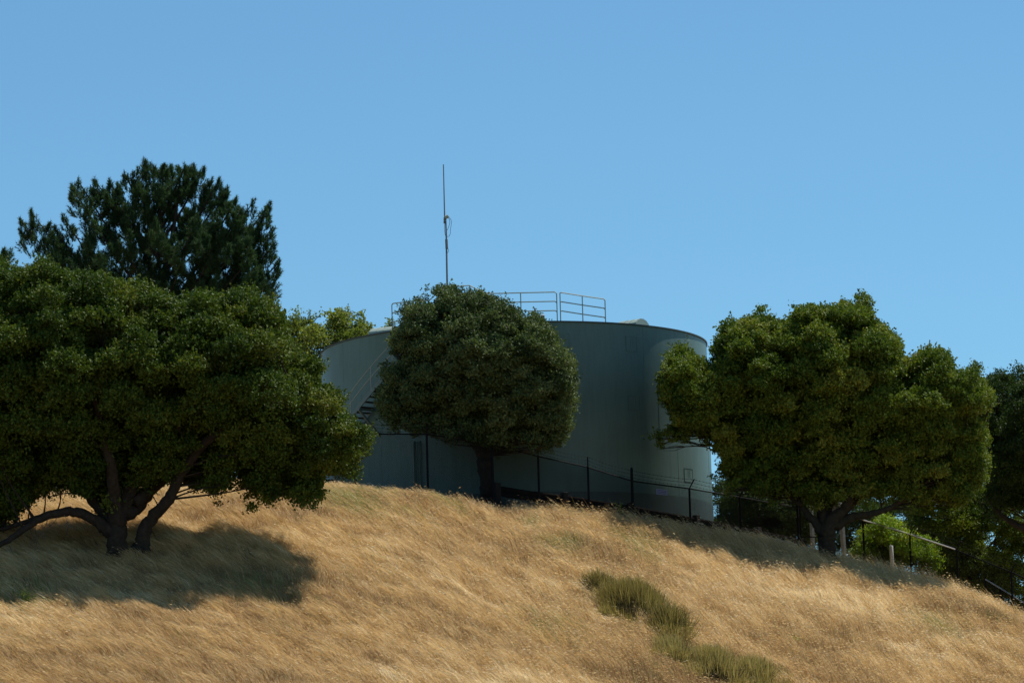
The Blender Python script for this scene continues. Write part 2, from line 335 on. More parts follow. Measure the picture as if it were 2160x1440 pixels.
for r in (ro,ri):
    mb=MB(); P=cyl(ts,r,zt(ts)); n=len(ts)
    V=np.concatenate([cyl(ts,r-.03,zt(ts)-.13),cyl(ts,r+.02,zt(ts)-.13),cyl(ts,r+.02,zt(ts)+.09),cyl(ts,r-.03,zt(ts)+.09)])
    mb.add(V,[(a*n+h,a*n+h+1,((a+1)%4)*n+h+1,((a+1)%4)*n+h) for a in range(4) for h in range(n-1)]+[(0,n,2*n,3*n),(n-1,4*n-1,3*n-1,2*n-1)])
    mb.build('stringer',M['stair'],st)
nst=int((zt(t_top)-zt(t_bot))/.2)
for t in np.linspace(t_bot,t_top,nst+2)[1:-1]:
    mb=MB(); d=np.array([math.cos(t),math.sin(t),0]); e=np.array([math.sin(t),-math.cos(t),0])
    mb.box(cyl(t,(ro+ri)/2,zt(t)),.24,ro-ri-.07,.04,[d,e,[0,0,1]]); mb.build('tread',M['wood'],st)
for hgt in (.95,.5):
    mb=MB(); mb.tube(cyl(ts,ro,zt(ts)+.1+hgt),.024,6); mb.build('rail',M['railpaint'],st)
for px in (700,740,783,828,872):
    t=solve(px,876-(px-742)*1.22,ro)[0]
    if t_bot<t<t_top:
        mb=MB(); q=cyl(t,ro,zt(t)); mb.tube([q,q+[0,0,1.05]],.026,6); mb.build('post',M['railpaint'],st)
for px,py in ((761,864),(880,720)):
    t,z=solve(px,py,ro); z=zt(t)-.2; mb=MB(); a=cyl(t,ro+.1,z); b=cyl(t,TR-.02,z); mb.bar(a,b,.09,.09); c=cyl(t+.02,TR-.02,z-1.15); mb.bar(a+[0,0,-.03],c,.09,.09); mb.build('brace',M['stair'],st)
# landing
mb=MB(); t=t_top+.05; d=np.array([math.cos(t),math.sin(t),0]); e=np.array([math.sin(t),-math.cos(t),0])
mb.box(cyl(t,TR+.52,TH-.14),.9,.95,.06,[d,e,[0,0,1]]); mb.build('landing',M['stair'],st)
# pipes
for px,rr in ((878,.04),(885,.022),(890,.025)):
    t=th_of(px,TB+2); mb=MB(); mb.tube([cyl(t,TR+.12,TB),cyl(t,TR+.12,TB+4.7),cyl(t,TR+.10,TB+4.8),cyl(t,TR+.02,TB+4.85)],rr,8)
    mb.build('pipe',M['tank'],tank)
# ------------------------------------------------------------------ antenna
a0=pt(943,615,183.); a0[2]=TH+.1; Ym=183.
ant=empty('antenna_mast',a0,'tall thin radio antenna mast standing on the tank roof','antenna')
mb=MB(); top=pt(940,461,Ym); mb.tube([a0,pt(942.5,560,Ym),pt(941.5,500,Ym),top],[.045,.04,.038,.034],8); mb.tube([pt(942.5,525,Ym-.04),pt(941.6,505,Ym-.04)],.06,8); mb.build('mast',M['mast'],ant)
mb=MB(); mb.tube([pt(938.2,470,Ym-.05),pt(937.5,440,Ym-.05),pt(935.3,347,Ym-.05)],[.034,.028,.022],8); mb.tube([pt(938.2,471,Ym-.05),pt(938,459,Ym-.05)],.05,8); mb.build('whip',M['mast'],ant)
mb=MB(); c=pt(942.5,457.5,Ym-.05); mb.tube([c-[.10,0,.06],c-[.07,0,.03],c+[.05,0,.02],c+[.09,0,-.02]],[.02,.075,.08,.03],10); mb.build('camera_head',M['vent'],ant)
def cab(pts,r=.009):
    P=np.array([pt(x,y,Ym-.1) for x,y in pts]); t=np.linspace(0,len(P)-1,len(P)*5); Q=np.stack([np.interp(t,np.arange(len(P)),P[:,k]) for k in range(3)],-1)
    for _ in range(3): Q[1:-1]=(Q[:-2]+Q[1:-1]*2+Q[2:])/4
    mb=MB(); mb.tube(Q,r,5); mb.build('cable',M['black'],ant)
cab([(944,459),(948,462),(949,470),(946,480),(943,486)]); cab([(946,458),(951,462),(952.5,470),(950,485),(950,493),(947,499),(943,499)]); cab([(937.5,472),(937.5,485),(939,496),(941,498)]); cab([(943,522),(946,526),(946,531),(943,534),(941,528)])
for py in (463,468,471): mb=MB(); mb.bar(pt(935.5,py,Ym-.09),pt(942,py,Ym-.09),.03,.02); mb.build('clamp',M['black'],ant)
# ------------------------------------------------------------------ chain link fence
def chain(mb,A,B,za0,za1,zb0,zb1,sp=.065,r=.0052):
    """diagonal wires between two posts; A,B xy; z bottom/top at each"""
    A=np.array(A);B=np.array(B); L=np.linalg.norm(B-A); u=(B-A)/L; nrm_=np.array([-u[1],u[0]])
    H=za1-za0; n=int((L+H)/sp)
    for sg in (1,-1):
        V=[];Q=[];T=[];c=0
        for k in range(n):
            s0=k*sp-H  # along position at bottom for sg=1
            a=max(0,s0); b=min(L,s0+H)
            if b<=a: continue
            h0=a-s0; h1=b-s0
            if sg<0: a,b=L-a,L-b
            def P(s,h):
                f=s/L; zb_=za0+(zb0-za0)*f; return np.array([A[0]+u[0]*s,A[1]+u[1]*s,zb_+h*((za1-za0)+((zb1-zb0)-(za1-za0))*f)/H])
            p0=P(a,h0);p1=P(b,h1); d=nrm(p1-p0); e=np.array([nrm_[0],nrm_[1],0]); f_=np.cross(d,e)
            off=e*.003*sg
            for p_ in (p0,p1):
                for q in range(3):
                    an=q*2.0944; V.append(p_+off+r*(math.cos(an)*e+math.sin(an)*f_))
            for q in range(3): Q.append((c+q,c+(q+1)%3,c+3+(q+1)%3,c+3+q))
            c+=6
        mb.add(np.array(V),Q)
fence=empty('chain_link_fence',pt(900,1040,175),'black chain link fence with barbed wire along the crest in front of the tank','fence')
FP=[(590,916,174.6,0),(748,915,174.8,0),(900,915,175.,0),(1037,937,176.6,1),(1135,962,178.0,0),(1240,985,179.2,0),(1333,1014,180.2,1),(1454,1030,182.0,0),(1560,1048,184.2,0),(1682,1070,186.,1)]
def fence_run(par,FP,armd,mat='black',wires=True,mesh=True,hid=.2,mr=.0052,low=None):
    tops=[pt(a,b,c) for a,b,c,_ in FP]; gz=[float(terr(t[0],t[1])) for t in tops]
    for k,(t,z) in enumerate(zip(tops,gz)):
        mb=MB(); big=FP[k][3]; r=.06 if big else .046
        mb.tube([[t[0],t[1],z-hid],[t[0],t[1],t[2]+(.5 if big else .02)]],r,8)
        if big: mb.tube([[t[0],t[1],t[2]+.5],[t[0],t[1],t[2]+.56],[t[0],t[1],t[2]+.59]],[.06,.045,.01],8)
        else: mb.tube([t,t+np.array(armd[k])],.026,6)
        mb.build('post',M[mat],par)
    for k in range(len(tops)-1):
        a,b=tops[k],tops[k+1]; mb=MB(); mb.tube([a,b],.03,6); mb.build('top_rail',M[mat],par)
        if mesh:
            mb=MB(); chain(mb,a[:2],b[:2],gz[k]+.04,a[2]+.03,gz[k+1]+.04,b[2]+.03,r=mr); mb.build('wire_mesh',M[mat],par)
        if wires:
            mb=MB()
            for f in (.3,.62,.95):
                pa=a+np.array(armd[k])*f; pb=b+np.array(armd[k+1])*f; tt=np.linspace(0,1,9)[:,None]; P=pa*(1-tt)+pb*tt; P[:,2]-=.05*4*(tt*(1-tt))[:,0]
                mb.tube(P,.0055,4)
                for s_ in np.arange(.04,.99,.07):
                    q=pa*(1-s_)+pb*s_; q[2]-=.2*s_*(1-s_); mb.tube([q-[.0,.01,.03],q+[.0,.01,.03]],.006,3)
            mb.build('barbed_wire',M[mat],par)
arm=[(0,-.25,.42)]*6+[(.1,-.2,.42)]+[(.22,-.18,.38)]*3
fence_run(fence,FP,arm)
gate=empty('metal_gate',pt(1705,1160,186.2),'narrow black metal gate with wire mesh beside the right oak trunk','gate')
tA=pt(1687,1073,186.1); tB=pt(1724,1073,186.3); zg=float(terr(tA[0],tA[1]))+.05
mb=MB(); 
for t in (tA,tB): mb.tube([[t[0],t[1],zg],t],.035,8)
for z in (zg+.03,(zg+tA[2])/2,tA[2]-.03): mb.tube([[tA[0],tA[1],z],[tB[0],tB[1],z]],.025,6)
mb.build('frame',M['black'],gate)
mb=MB(); chain(mb,tA[:2],tB[:2],zg+.05,tA[2],zg+.05,tB[2]); mb.build('wire_mesh',M['black'],gate)
mb=MB(); mb.box((tB+[ -.06,-.06,-1.0]),.05,.05,.2); mb.build('latch',M['black'],gate)
fence2=empty('chain_link_fence',pt(1920,1205,187),'grey topped chain link fence running downhill right of the right oak trunk','fence')
FP2=[(1728,1074,186.4,1),(1820,1097,187,0),(1919,1127,187.,0),(2018,1160,186.5,0),(2133,1206,185,0),(2260,1262,183,0)]
fence_run(fence2,FP2,[(.2,-.2,.38)]*6)
mb=MB()
mb.tube([pt(1820,1096,186.95),pt(1919,1126,186.95),pt(2015,1158,186.45)],.034,6); o=mb.build('top_rail',M['galv'],fence2); o['label']='bright unpainted grey top rail'
fence3=empty('chain_link_fence',pt(2110,1290,179),'low fence with bright silvery rail below the black fence at the right edge','fence')
FP3=[(2078,1222,190,0),(2110,1241,190,0),(2200,1296,189,0)]
fence_run(fence3,FP3,[(.06,-.1,.25)]*3,wires=False)
mb=MB(); mb.tube([pt(2078,1221,189.95),pt(2110,1240,189.95),pt(2200,1295,188.95)],.035,6); mb.build('top_rail',M['galv'],fence3)
# sign on the fence
a=pt(1382.5,1031.5,181.0-.07+.2); 
s0=pt(1383,1042,180.93); s1=pt(1406,1044.5,181.27); hgt=.235
mb=MB(); x=s1-s0; W=np.linalg.norm(x[:2]); ux=nrm(x); uz=np.array([0,0,1.]); uy=np.cross(uz,ux); sgn=empty('fence_sign',s0,'small blue and white sign hung on the chain link fence right of the corner post','sign')
mb.box(s0+x/2+uz*hgt/2-uy*.05,W,.006,hgt,[ux,uy,uz]); mb.build('panel',M['sign'],sgn)
mb=MB(); rg=np.random.default_rng(3)
for ln,zf in enumerate((.78,.5,.24)):
    q=.08
    while q<.9:
        wl=rg.uniform(.08,.16); q2=min(q+wl,.93); mb.box(s0+x*((q+q2)/2)+uz*hgt*zf-uy*.056,W*(q2-q),.003,hgt*.14,[ux,uy,uz]); q=q2+.035
mb.build('lettering',M['signink'],sgn)
# ------------------------------------------------------------------ guard rail, posts, curb
gr=empty('guard_rail',pt(1050,1050,177),'weathered corrugated steel guard rail, coloured dark for shade, on timber posts behind the fence','guard rail')
GP=[(1052,1024,176.9),(1120,1035,177.8),(1192,1044,178.9),(1262,1055,180.),(1332,1066,181.0),(1400,1079,182.3),(1470,1092,184),(1540,1106,186),(1600,1118,188),(1700,1138,189.5)]
G=np.array([pt(*q) for q in GP]); prof=[(0,0),(.05,-.05),(.05,-.1),(-.01,-.16),(.05,-.22),(.05,-.27),(0,-.32)]
V=[];n=len(G); T=nrm(np.gradient(G,axis=0)); Nn=np.stack([T[:,1],-T[:,0],0*T[:,0]],-1)
for (a,z) in prof: V.append(G+Nn*a*1.3+np.array([0,0,z*1.35]))
for (a,z) in prof[::-1]: V.append(G+Nn*(a*1.3-.012)+np.array([0,0,z*1.35]))
V=np.concatenate(V); m_=len(prof)*2
mk('rail',V,[np.array([(a*n+h,a*n+h+1,((a+1)%m_)*n+h+1,((a+1)%m_)*n+h) for a in range(m_) for h in range(n-1)])],M['rust_shade'],gr)
for k in (0,2,4,6,8):
    q=pt(GP[k][0]-(2 if k else 5),GP[k][1],GP[k][2]); mb=MB(); z=float(terr(q[0],q[1])); zt_=q[2]+.12
    u=T[k]; v=Nn[k]; mb.box([q[0]+v[0]*.02,q[1]+v[1]*.02,(z-.2+zt_)/2],.27,.24,zt_-z+.2,[[u[0],u[1],0],v,[0,0,1]]); o=mb.build('post',M['wood'],gr)
    bv=o.modifiers.new('bevel','BEVEL'); bv.width=.015; bv.segments=2
cur=empty('concrete_curb',pt(1670,1150,186.8),'long low pale concrete curb running downhill to the gate','curb')
mb=MB(); mb.bar(pt(1612,1133,186.0),pt(1728,1163,187.2),.16,.12); o=mb.build('curb_block',M['concrete'],cur); bv=o.modifiers.new('bevel','BEVEL'); bv.width=.02; bv.segments=2
def wpost(pxt,pyt,pxb,pyb,Yp,wd,label,panel=False):
    t=pt(pxt,pyt,Yp); b=pt(pxb,pyb,Yp); e=empty('wooden_post' if wd<.3 else 'post',b,label,'post'); z=min(b[2],float(terr(b[0],b[1])))-.1
    if wd: 
        mb=MB(); d=nrm(t-b); 
        P=[b+d*(z-b[2]),b+d*(np.linalg.norm(t-b)*.5),t-d*.03,t]
        for s_ in range(1):
            mb.tube(P,[wd/2*1.15,wd/2*1.15,wd/2*1.15,wd/2*.8],4 if wd>.16 else 8)
        mb.build('shaft',M['white'],e,wd<=.16)
    return e
wpost(1710,1061,1715,1160,187.5,.17,'tall whitish square post behind the gate mesh')
e=wpost(1772,1059,1781,1176,187.6,.20,'tall pale post carrying a grey board right of the oak trunk')
mb=MB(); a=pt(1752,1082,187.7); mb.box(a,.75,.03,.72); o=mb.build('board',M['concrete'],e)
wpost(1879.5,1150,1882.5,1200,186.3,.15,'short round topped pale bollard in front of the lime green bush')
# ------------------------------------------------------------------ foliage machinery
def leaves(C,A,l,wd,rng,tint,outw=None,up=.35):
    """C centres (n,3). returns V,Q"""
    n=len(C); a=nrm(rng.normal(size=(n,3))+(0 if outw is None else outw*.8)+np.array([0,0,.15]))
    nn=nrm(rng.normal(size=(n,3))*.9+np.array([0,0,up])+(0 if outw is None else outw*.35)); b=nrm(np.cross(nn,a)); nn=np.cross(a,b)
    L=(l*rng.uniform(.65,1.25,n))[:,None]; W=(wd*rng.uniform(.7,1.2,n))[:,None]
    V=np.stack([C-a*L,C+b*W+nn*W*.25,C+a*L,C-b*W+nn*W*.25],1).reshape(-1,3)
    Q=np.arange(n*4).reshape(-1,4); return V,Q,np.repeat(tint,4)
def inpoly(px,py,poly):
    x0,y0=poly[:,0],poly[:,1]; x1,y1=np.roll(x0,-1),np.roll(y0,-1); c=np.zeros(len(px),bool)
    for a,b,d,e in zip(x0,y0,x1,y1):
        k=((b>py)!=(e>py)); 
        with np.errstate(divide='ignore',invalid='ignore'): xx=(d-a)*(py-b)/(e-b)+a
        c^=k&(px<xx)
    return c
def edist(px,py,poly):
    m=np.full(len(px),1e9); P=np.stack([px,py],-1)
    for a,b in zip(poly,np.roll(poly,-1,0)):
        ab=b-a; t=np.clip(((P-a)@ab)/(ab@ab),0,1); m=np.minimum(m,np.linalg.norm(P-a-t[:,None]*ab,axis=1))
    return m
def rough(poly,rng,amp,step=7):
    P=np.array(poly,float); Q=[]
    for a,b in zip(P,np.roll(P,-1,0)):
        L=np.linalg.norm(b-a); k=max(1,int(L/step)); n_=np.array([-(b-a)[1],(b-a)[0]])/max(L,1e-6)
        for i_ in range(k):
            Q.append(a+(b-a)*i_/k+n_*rng.normal()*amp*(.45 if i_==0 else 1)*(1.8 if rng.random()<.18 else .7))
    return np.array(Q)
def crown_lobes(poly,Y0,depth,E,rng,rr=(.55,1.0),n=200,sep=.75,edge_r=(.22,.36),nedge=120,front=.6,dcen=0,tries=30,sup=1.75,emin=.38,ncore=0,ramp=10,skew=None,under=.6):
    s=F_PX/Y0; poly=rough(rough(poly,rng,ramp*.9,24),rng,ramp*.75); out=[]
    SP=[]; kx=rng.uniform(poly[:,0].min(),poly[:,0].max(),4000); ky=rng.uniform(poly[:,1].min(),poly[:,1].max(),4000); kk=inpoly(kx,ky,poly)
    for a_,b_ in zip(kx[kk],ky[kk]):
        if all(math.hypot(a_-q[0],(b_-q[1])*1.15)>sup*s*q[2] for q in SP): SP.append((a_,b_,rng.uniform(.75,1.3)))
    SP=np.array(SP)
    x0,y0=poly.min(0); x1,y1=poly.max(0)
    k=n*tries; px=rng.uniform(x0,x1,k); py=rng.uniform(y0,y1,k); ok=inpoly(px,py,poly); px=px[ok];py=py[ok]; e=edist(px,py,poly)/s
    cnt=0
    for x,y,ed in zip(px,py,e):
        r=rr[0]+(rr[1]-rr[0])*rng.random()**1.5
        if ed<r*1.1:
            r=ed*.8
            if ed<emin: continue
        fv=(y-y0)/(y1-y0); uf=1-under*ss(.35,.95,fv); dc=dcen+(skew(x) if skew else 0)
        T=depth*math.sqrt(max(0,1-(1-min(ed/E,1))**2)); u=rng.random()
        d=(-T*uf*rng.uniform(.75,1) if u<front else (T*rng.uniform(.7,1) if u<front+.2 else rng.uniform(-T*uf,T)))+dc
        if u<front:
            q=np.sort(np.hypot(SP[:,0]-x,(SP[:,1]-y)*1.15)/SP[:,2])/s; gap=(q[1]-q[0]) if len(q)>1 else 1
            if gap<.40*sup and ed>.35:
                if rng.random()<.86: continue
                d+=1.7*sup/1.75
            d-=.95*sup/1.75*max(0,1-(q[0]/sup)**2)
        P=pt(x,y,Y0+d)
        if out:
            O=np.array(out); 
            if (np.linalg.norm((O[:,:3]-P)*[1,1,1.15],axis=1)<sep*(O[:,3]+r)*.62).any(): continue
        out.append([*P,r]); cnt+=1
        if cnt>=n: break
    # loose leaves deep inside, which close the view through the crown
    global CORE
    k=ncore*6; qx=rng.uniform(x0,x1,k); qy=rng.uniform(y0,y1,k); ok=inpoly(qx,qy,poly); qx=qx[ok];qy=qy[ok]; qe=edist(qx,qy,poly)/s; ok=qe>emin*2.2; qx=qx[ok][:ncore];qy=qy[ok][:ncore];qe=qe[ok][:ncore]
    qT=depth*np.sqrt(np.maximum(0,1-(1-np.minimum(qe/E,1))**2))*.7; qf=1-under*ss(.35,.95,(qy-y0)/(y1-y0)); qY=Y0+dcen+(np.array([skew(v) for v in qx]) if skew else 0)+rng.uniform(-1,1,len(qx))*qT*qf
    rr_=cF*F_PX+cR*(qx-1080)[:,None]-cU*(qy-720)[:,None]; CORE=rr_*(qY/rr_[:,1])[:,None]
    # small lobes that follow the outline
    k=nedge*40; px=rng.uniform(x0-8,x1+8,k); py=rng.uniform(y0-8,y1+8,k); ins=inpoly(px,py,poly); e=edist(px,py,poly)/s
    good=np.where((ins&(e<emin*1.5)&(e>.03)))[0][:nedge]
    for g in good:
        r=min(rng.uniform(*edge_r),e[g]*.6+.06); d=rng.normal()*depth*.22+dcen+(skew(px[g]) if skew else 0); out.append([*pt(px[g],py[g],Y0+d),r])
    return np.array(out)
def puff_leaves(lobes,rng,cen,ppm=9,lpp=45,l=.045,wd=.026,sig=.13,zmin=-.22,spr=.35,tintb=.45,tvar=.13,interior=.12,flat=.8):
    Cs=[];Os=[];Ts=[]
    for (x,y,z,r) in lobes:
        c=np.array([x,y,z]); npf=max(3,int(4*np.pi*r*r*ppm*(1 if r>.4 else 1.4)))
        d=nrm(rng.normal(size=(npf*2,3))+np.array([0,0,.35])); d=d[d[:,2]>zmin+rng.uniform(-.2,.2,len(d))][:npf]
        rad=r*rng.uniform(.72,1.06,len(d))[:,None]; pc=c+d*rad*np.array([1,1,flat])
        lt=tintb+rng.normal()*.17
        nl=rng.poisson(lpp,len(pc))*(.6+.4*min(r/.5,1)); nl=(nl*(.55 if r<.3 else 1)).astype(int)
        idx=np.repeat(np.arange(len(pc)),nl); 
        sg=sig*rng.uniform(.6,1.3,len(pc))[idx][:,None]
        off=rng.normal(size=(len(idx),3))*sg*np.array([1,1,.75])+d[idx]*rng.uniform(-.05,.14,(len(idx),1))
        Cs.append(pc[idx]+off); Os.append(nrm(d[idx]+nrm(off)*.5)); Ts.append(lt+(rng.normal(size=len(pc))*.07)[idx]+rng.normal(size=len(idx))*tvar)
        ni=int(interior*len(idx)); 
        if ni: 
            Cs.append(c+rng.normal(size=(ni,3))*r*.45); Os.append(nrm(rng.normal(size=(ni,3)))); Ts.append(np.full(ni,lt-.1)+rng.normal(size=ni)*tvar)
        ns=int(4*np.pi*r*r*ppm*spr*(1.6 if r<.4 else 1)); 
        if ns:
            d=nrm(rng.normal(size=(ns,3))+np.array([0,0,.7])); d=d[d[:,2]>-.3]; ns=len(d); sdr=nrm(d+np.array([0,0,.7])+rng.normal(size=d.shape)*.3); k=int(lpp*.45); f=rng.random((ns,k)); SL=rng.uniform(.18,.42,ns)[:,None]
            B=c+d*r*np.array([1,1,flat]); Pq=B[:,None]+sdr[:,None]*(f*SL)[...,None]+rng.normal(size=(ns,k,3))*(.075*(1.15-f))[...,None]
            Cs.append(Pq.reshape(-1,3)); Os.append(nrm(np.repeat(sdr,k,0)+rng.normal(size=(ns*k,3))*.5)); Ts.append(np.full(ns*k,lt+.06)+rng.normal(size=ns*k)*tvar)
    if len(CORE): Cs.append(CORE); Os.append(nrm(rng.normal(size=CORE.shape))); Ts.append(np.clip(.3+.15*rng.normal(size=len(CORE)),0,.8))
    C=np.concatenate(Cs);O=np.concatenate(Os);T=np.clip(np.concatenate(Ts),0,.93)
    return leaves(C,None,l,wd,rng,T,O)
def smooth_path(P,k=5,it=2):
    P=np.asarray(P,float); t=np.linspace(0,len(P)-1,(len(P)-1)*k+1); Q=np.stack([np.interp(t,np.arange(len(P)),P[:,c]) for c in range(P.shape[1])],-1)
    for _ in range(it): Q[1:-1]=(Q[:-2]+Q[1:-1]*2+Q[2:])/4
    return Q
def limb(mb,pts,rng,n=10,wob=.05,jit=.02):
    """pts (px,py,Y,r)"""
    P=np.array([[*pt(a,b,c),r] for a,b,c,r in pts]); P=smooth_path(P,5,2); P[1:-1,:3]+=rng.normal(size=(len(P)-2,3))*jit*P[1:-1,3:]*4
    mb.tube(P[:,:3],P[:,3],n,True,.5,wob,rng); return P
def branches(mb,lobes,nodes_,rng,frac=.6,r0=.045,twigs=3,sag=.0):
    nodes_=np.asarray(nodes_)
    for (x,y,z,r) in lobes:
        if rng.random()>frac: continue
        dd_=np.linalg.norm(nodes_[:,:3]-np.array([x,y,z]),axis=1)+np.maximum(nodes_[:,2]-z,0)*4
        if dd_.min()>3.2: continue
        c=np.array([x,y,z]); d=dd_; i_=np.argsort(d)[rng.integers(0,4)]; a=nodes_[i_,:3]; ra=min(r0*(.6+.12*d[i_]),nodes_[i_,3]*.7)
        m=(a+c)/2+rng.normal(size=3)*.05*np.linalg.norm(c-a)+[0,0,.05*np.linalg.norm(c-a)]
        P=smooth_path(np.array([a,m,c]),4,2); mb.tube(P,np.linspace(ra,.012,len(P)),5,False)
        for _ in range(twigs):
            e=c+nrm(rng.normal(size=3)+[0,0,.4])*r*rng.uniform(.6,.95); mb.tube([P[-4],(P[-4]+e)/2+rng.normal(size=3)*.05,e],[.014,.01,.004],4,False)
# ------------------------------------------------------------------ left oak
def add_tree(name,base,label,group,wood,crown,woodmat,leafm):
    t=empty(name,base,label,'tree',group)
    if wood is not None: wood.build('trunk',M[woodmat],t,True)
    V,Q,T=crown; mk('crown',V,[Q],M[leafm],t,False,T); return t
rg=np.random.default_rng(11)
b=ghit(250,1172); YL=b[1]; print('left oak',b)
wd=MB(); nd=[]
dz=lambda a:YL+a
nd+=list(limb(wd,[(250,1185,YL,.50),(249,1165,YL,.40),(248,1130,YL,.33),(247,1100,YL,.33),(262,1060,dz(.1),.30),(285,1010,dz(.3),.23),(300,930,dz(.2),.2),(330,820,dz(0),.13),(350,720,dz(-.3),.08)],rg,12))
nd+=list(limb(wd,[(292,1172,dz(.2),.40),(302,1145,dz(.2),.28),(306,1110,dz(.1),.23),(330,1080,dz(0),.22),(362,1045,dz(-.2),.20),(380,1000,dz(-.5),.18),(430,930,dz(-1.2),.17),(520,880,dz(-1.8),.12),(640,850,dz(-2),.07)],rg,12))
nd+=list(limb(wd,[(236,1125,YL,.28),(215,1105,dz(-.1),.22),(175,1082,dz(-.3),.18),(140,1078,dz(-.5),.16),(95,1088,dz(-.8),.14),(50,1115,dz(-1.0),.12),(10,1145,dz(-1.2),.10),(-60,1175,dz(-1.5),.07)],rg,10))
nd+=list(limb(wd,[(150,1074,dz(-.5),.12),(100,1083,dz(-.3),.10),(60,1098,dz(-.2),.09),(0,1118,dz(0),.07),(-90,1130,dz(.2),.05)],rg,8))
nd+=list(limb(wd,[(262,1085,YL,.28),(290,1070,dz(.5),.23),(320,1030,dz(1.2),.19),(352,1005,dz(1.8),.16),(400,950,dz(2.6),.12),(520,860,dz(3),.07)],rg,10))
nd+=list(limb(wd,[(248,1105,YL,.32),(240,1050,dz(-.5),.24),(238,1000,dz(-1.2),.19),(215,900,dz(-2),.14),(180,780,dz(-2.6),.09)],rg,10))
nd+=list(limb(wd,[(240,1110,YL,.25),(205,1065,dz(.6),.2),(165,1020,dz(1.2),.16),(80,930,dz(1.8),.12),(-60,820,dz(2),.08)],rg,10))
nd+=list(limb(wd,[(255,1080,YL,.2),(200,1040,dz(2.5),.15),(150,960,dz(4),.1)],rg,8)); nd+=list(limb(wd,[(285,1060,YL,.2),(420,960,dz(2.5),.12),(560,900,dz(2.2),.07),(640,930,dz(1.8),.04)],rg,8))
polyL=[(-300,720),(-230,640),(-120,580),(-10,552),(25,556),(50,570),(64,553),(82,551),(120,566),(150,570),(190,568),(235,577),(270,598),(300,590),(330,600),(375,625),(400,612),(440,618),(470,622),(500,606),(535,612),(560,620),(577,630),(597,640),(604,668),(612,705),(632,738),(662,752),(688,765),(697,792),(700,812),(722,835),(732,868),(757,885),(773,905),(790,925),(784,948),(762,985),(760,1012),(735,1024),(690,1010),(684,1048),(672,1078),(648,1092),(618,1058),(590,1065),(555,1068),(540,1085),(520,1104),(510,1080),(516,1040),(490,1032),(455,1062),(420,1036),(385,1040),(350,1030),(330,1040),(300,1058),(270,1072),(235,1092),(205,1085),(190,1062),(160,1055),(120,1045),(60,1070),(20,1110),(0,1125),(-60,1150),(-160,1140),(-260,1080),(-320,960),(-330,840)]
lob=crown_lobes(polyL,YL,4.7,3.2,rg,(.34,.95),900,1.28,nedge=420,front=.66,dcen=1.3,sup=1.45,under=.72,ncore=90000)
branches(wd,lob,nd,rg,.28)
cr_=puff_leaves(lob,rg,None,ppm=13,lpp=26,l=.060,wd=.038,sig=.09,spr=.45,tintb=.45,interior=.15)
oakL=add_tree('oak_tree',b,'huge spreading dark oak with forked trunk on the grassy slope, filling the left side',None,wd,cr_,'bark','leaf_left')
print('left leaves',len(cr_[1]),len(lob))
# dead hanging twigs under the left limb
mb=MB()
def deadtwig(px,py,Y0,L,rng,dep=0,d=None):
    d=np.array([rng.uniform(-.5,.5),rng.uniform(-.3,.3),-1]) if d is None else d
    P=[pt(px,py,Y0) if not isinstance(px,np.ndarray) else px]; dd=nrm(d)
    for _ in range(6): dd=nrm(dd+rng.normal(size=3)*.25+[0,0,-.08]); P.append(P[-1]+dd*L/6)
    mb.tube(P,np.linspace(.012/(dep+1),.003,7),4,False)
    if dep<2:
        for _ in range(4):
            i_=rng.integers(1,6); deadtwig(P[i_],0,0,L*.5,rng,dep+1,dd+rng.normal(size=3)*.7)
for px,py in ((100,1090),(122,1088),(135,1085),(78,1100),(60,1110),(20,1150),(0,1160)): mb=MB(); deadtwig(px,py,YL-.7,.75,rg); mb.build('dead_twig',M['twig'],oakL)
# ------------------------------------------------------------------ centre oak
rg=np.random.default_rng(21); YC=177.3
b=pt(1029,1068,YC); b[2]=float(terr(b[0],b[1])); wd=MB(); nd=[]
nd+=list(limb(wd,[(1031,1085,YC,.42),(1031,1062,YC,.36),(1028,1020,YC,.32),(1022,985,YC,.30),(1020,955,YC,.32),(1010,930,YC,.2),(985,900,YC-.3,.14),(930,860,YC-.6,.08),(880,790,YC-.6,.04)],rg,12))
nd+=list(limb(wd,[(1024,970,YC,.26),(1035,930,YC+.1,.22),(1037,880,YC+.2,.17),(1025,800,YC+.2,.12),(1010,700,YC,.06)],rg,10))
nd+=list(limb(wd,[(1026,962,YC,.22),(1055,930,YC-.1,.17),(1090,885,YC-.3,.12),(1140,820,YC-.4,.07),(1160,760,YC-.2,.04)],rg,10))
nd+=list(limb(wd,[(1022,962,YC,.2),(995,930,YC+.2,.15),(940,905,YC+.4,.1),(860,880,YC+.3,.05)],rg,8)); nd+=list(limb(wd,[(1035,940,YC,.16),(1090,905,YC+.6,.11),(1170,880,YC+.5,.05)],rg,8))
polyC=[(800,872),(782,842),(797,812),(805,780),(806,768),(830,775),(822,745),(820,712),(842,695),(842,672),(852,645),(866,636),(880,645),(884,610),(893,602),(904,620),(906,650),(925,645),(925,615),(935,605),(950,612),(965,603),(985,620),(1000,608),(1020,622),(1038,612),(1045,625),(1065,620),(1076,645),(1098,650),(1108,668),(1135,655),(1140,672),(1155,675),(1168,695),(1170,715),(1178,735),(1195,745),(1205,765),(1212,785),(1218,800),(1226,812),(1216,838),(1222,870),(1208,888),(1212,912),(1200,926),(1182,930),(1165,960),(1148,962),(1130,945),(1100,952),(1070,940),(1050,958),(1025,952),(1000,950),(975,938),(945,940),(915,932),(890,925),(860,926),(835,925),(815,910),(826,893)]
lob=crown_lobes(polyC,YC,2.8,2.1,rg,(.24,.62),600,1.25,ncore=30000,edge_r=(.10,.24),nedge=400,front=.62,sup=1.15,emin=.26)
branches(wd,lob,nd,rg,.5,.03)
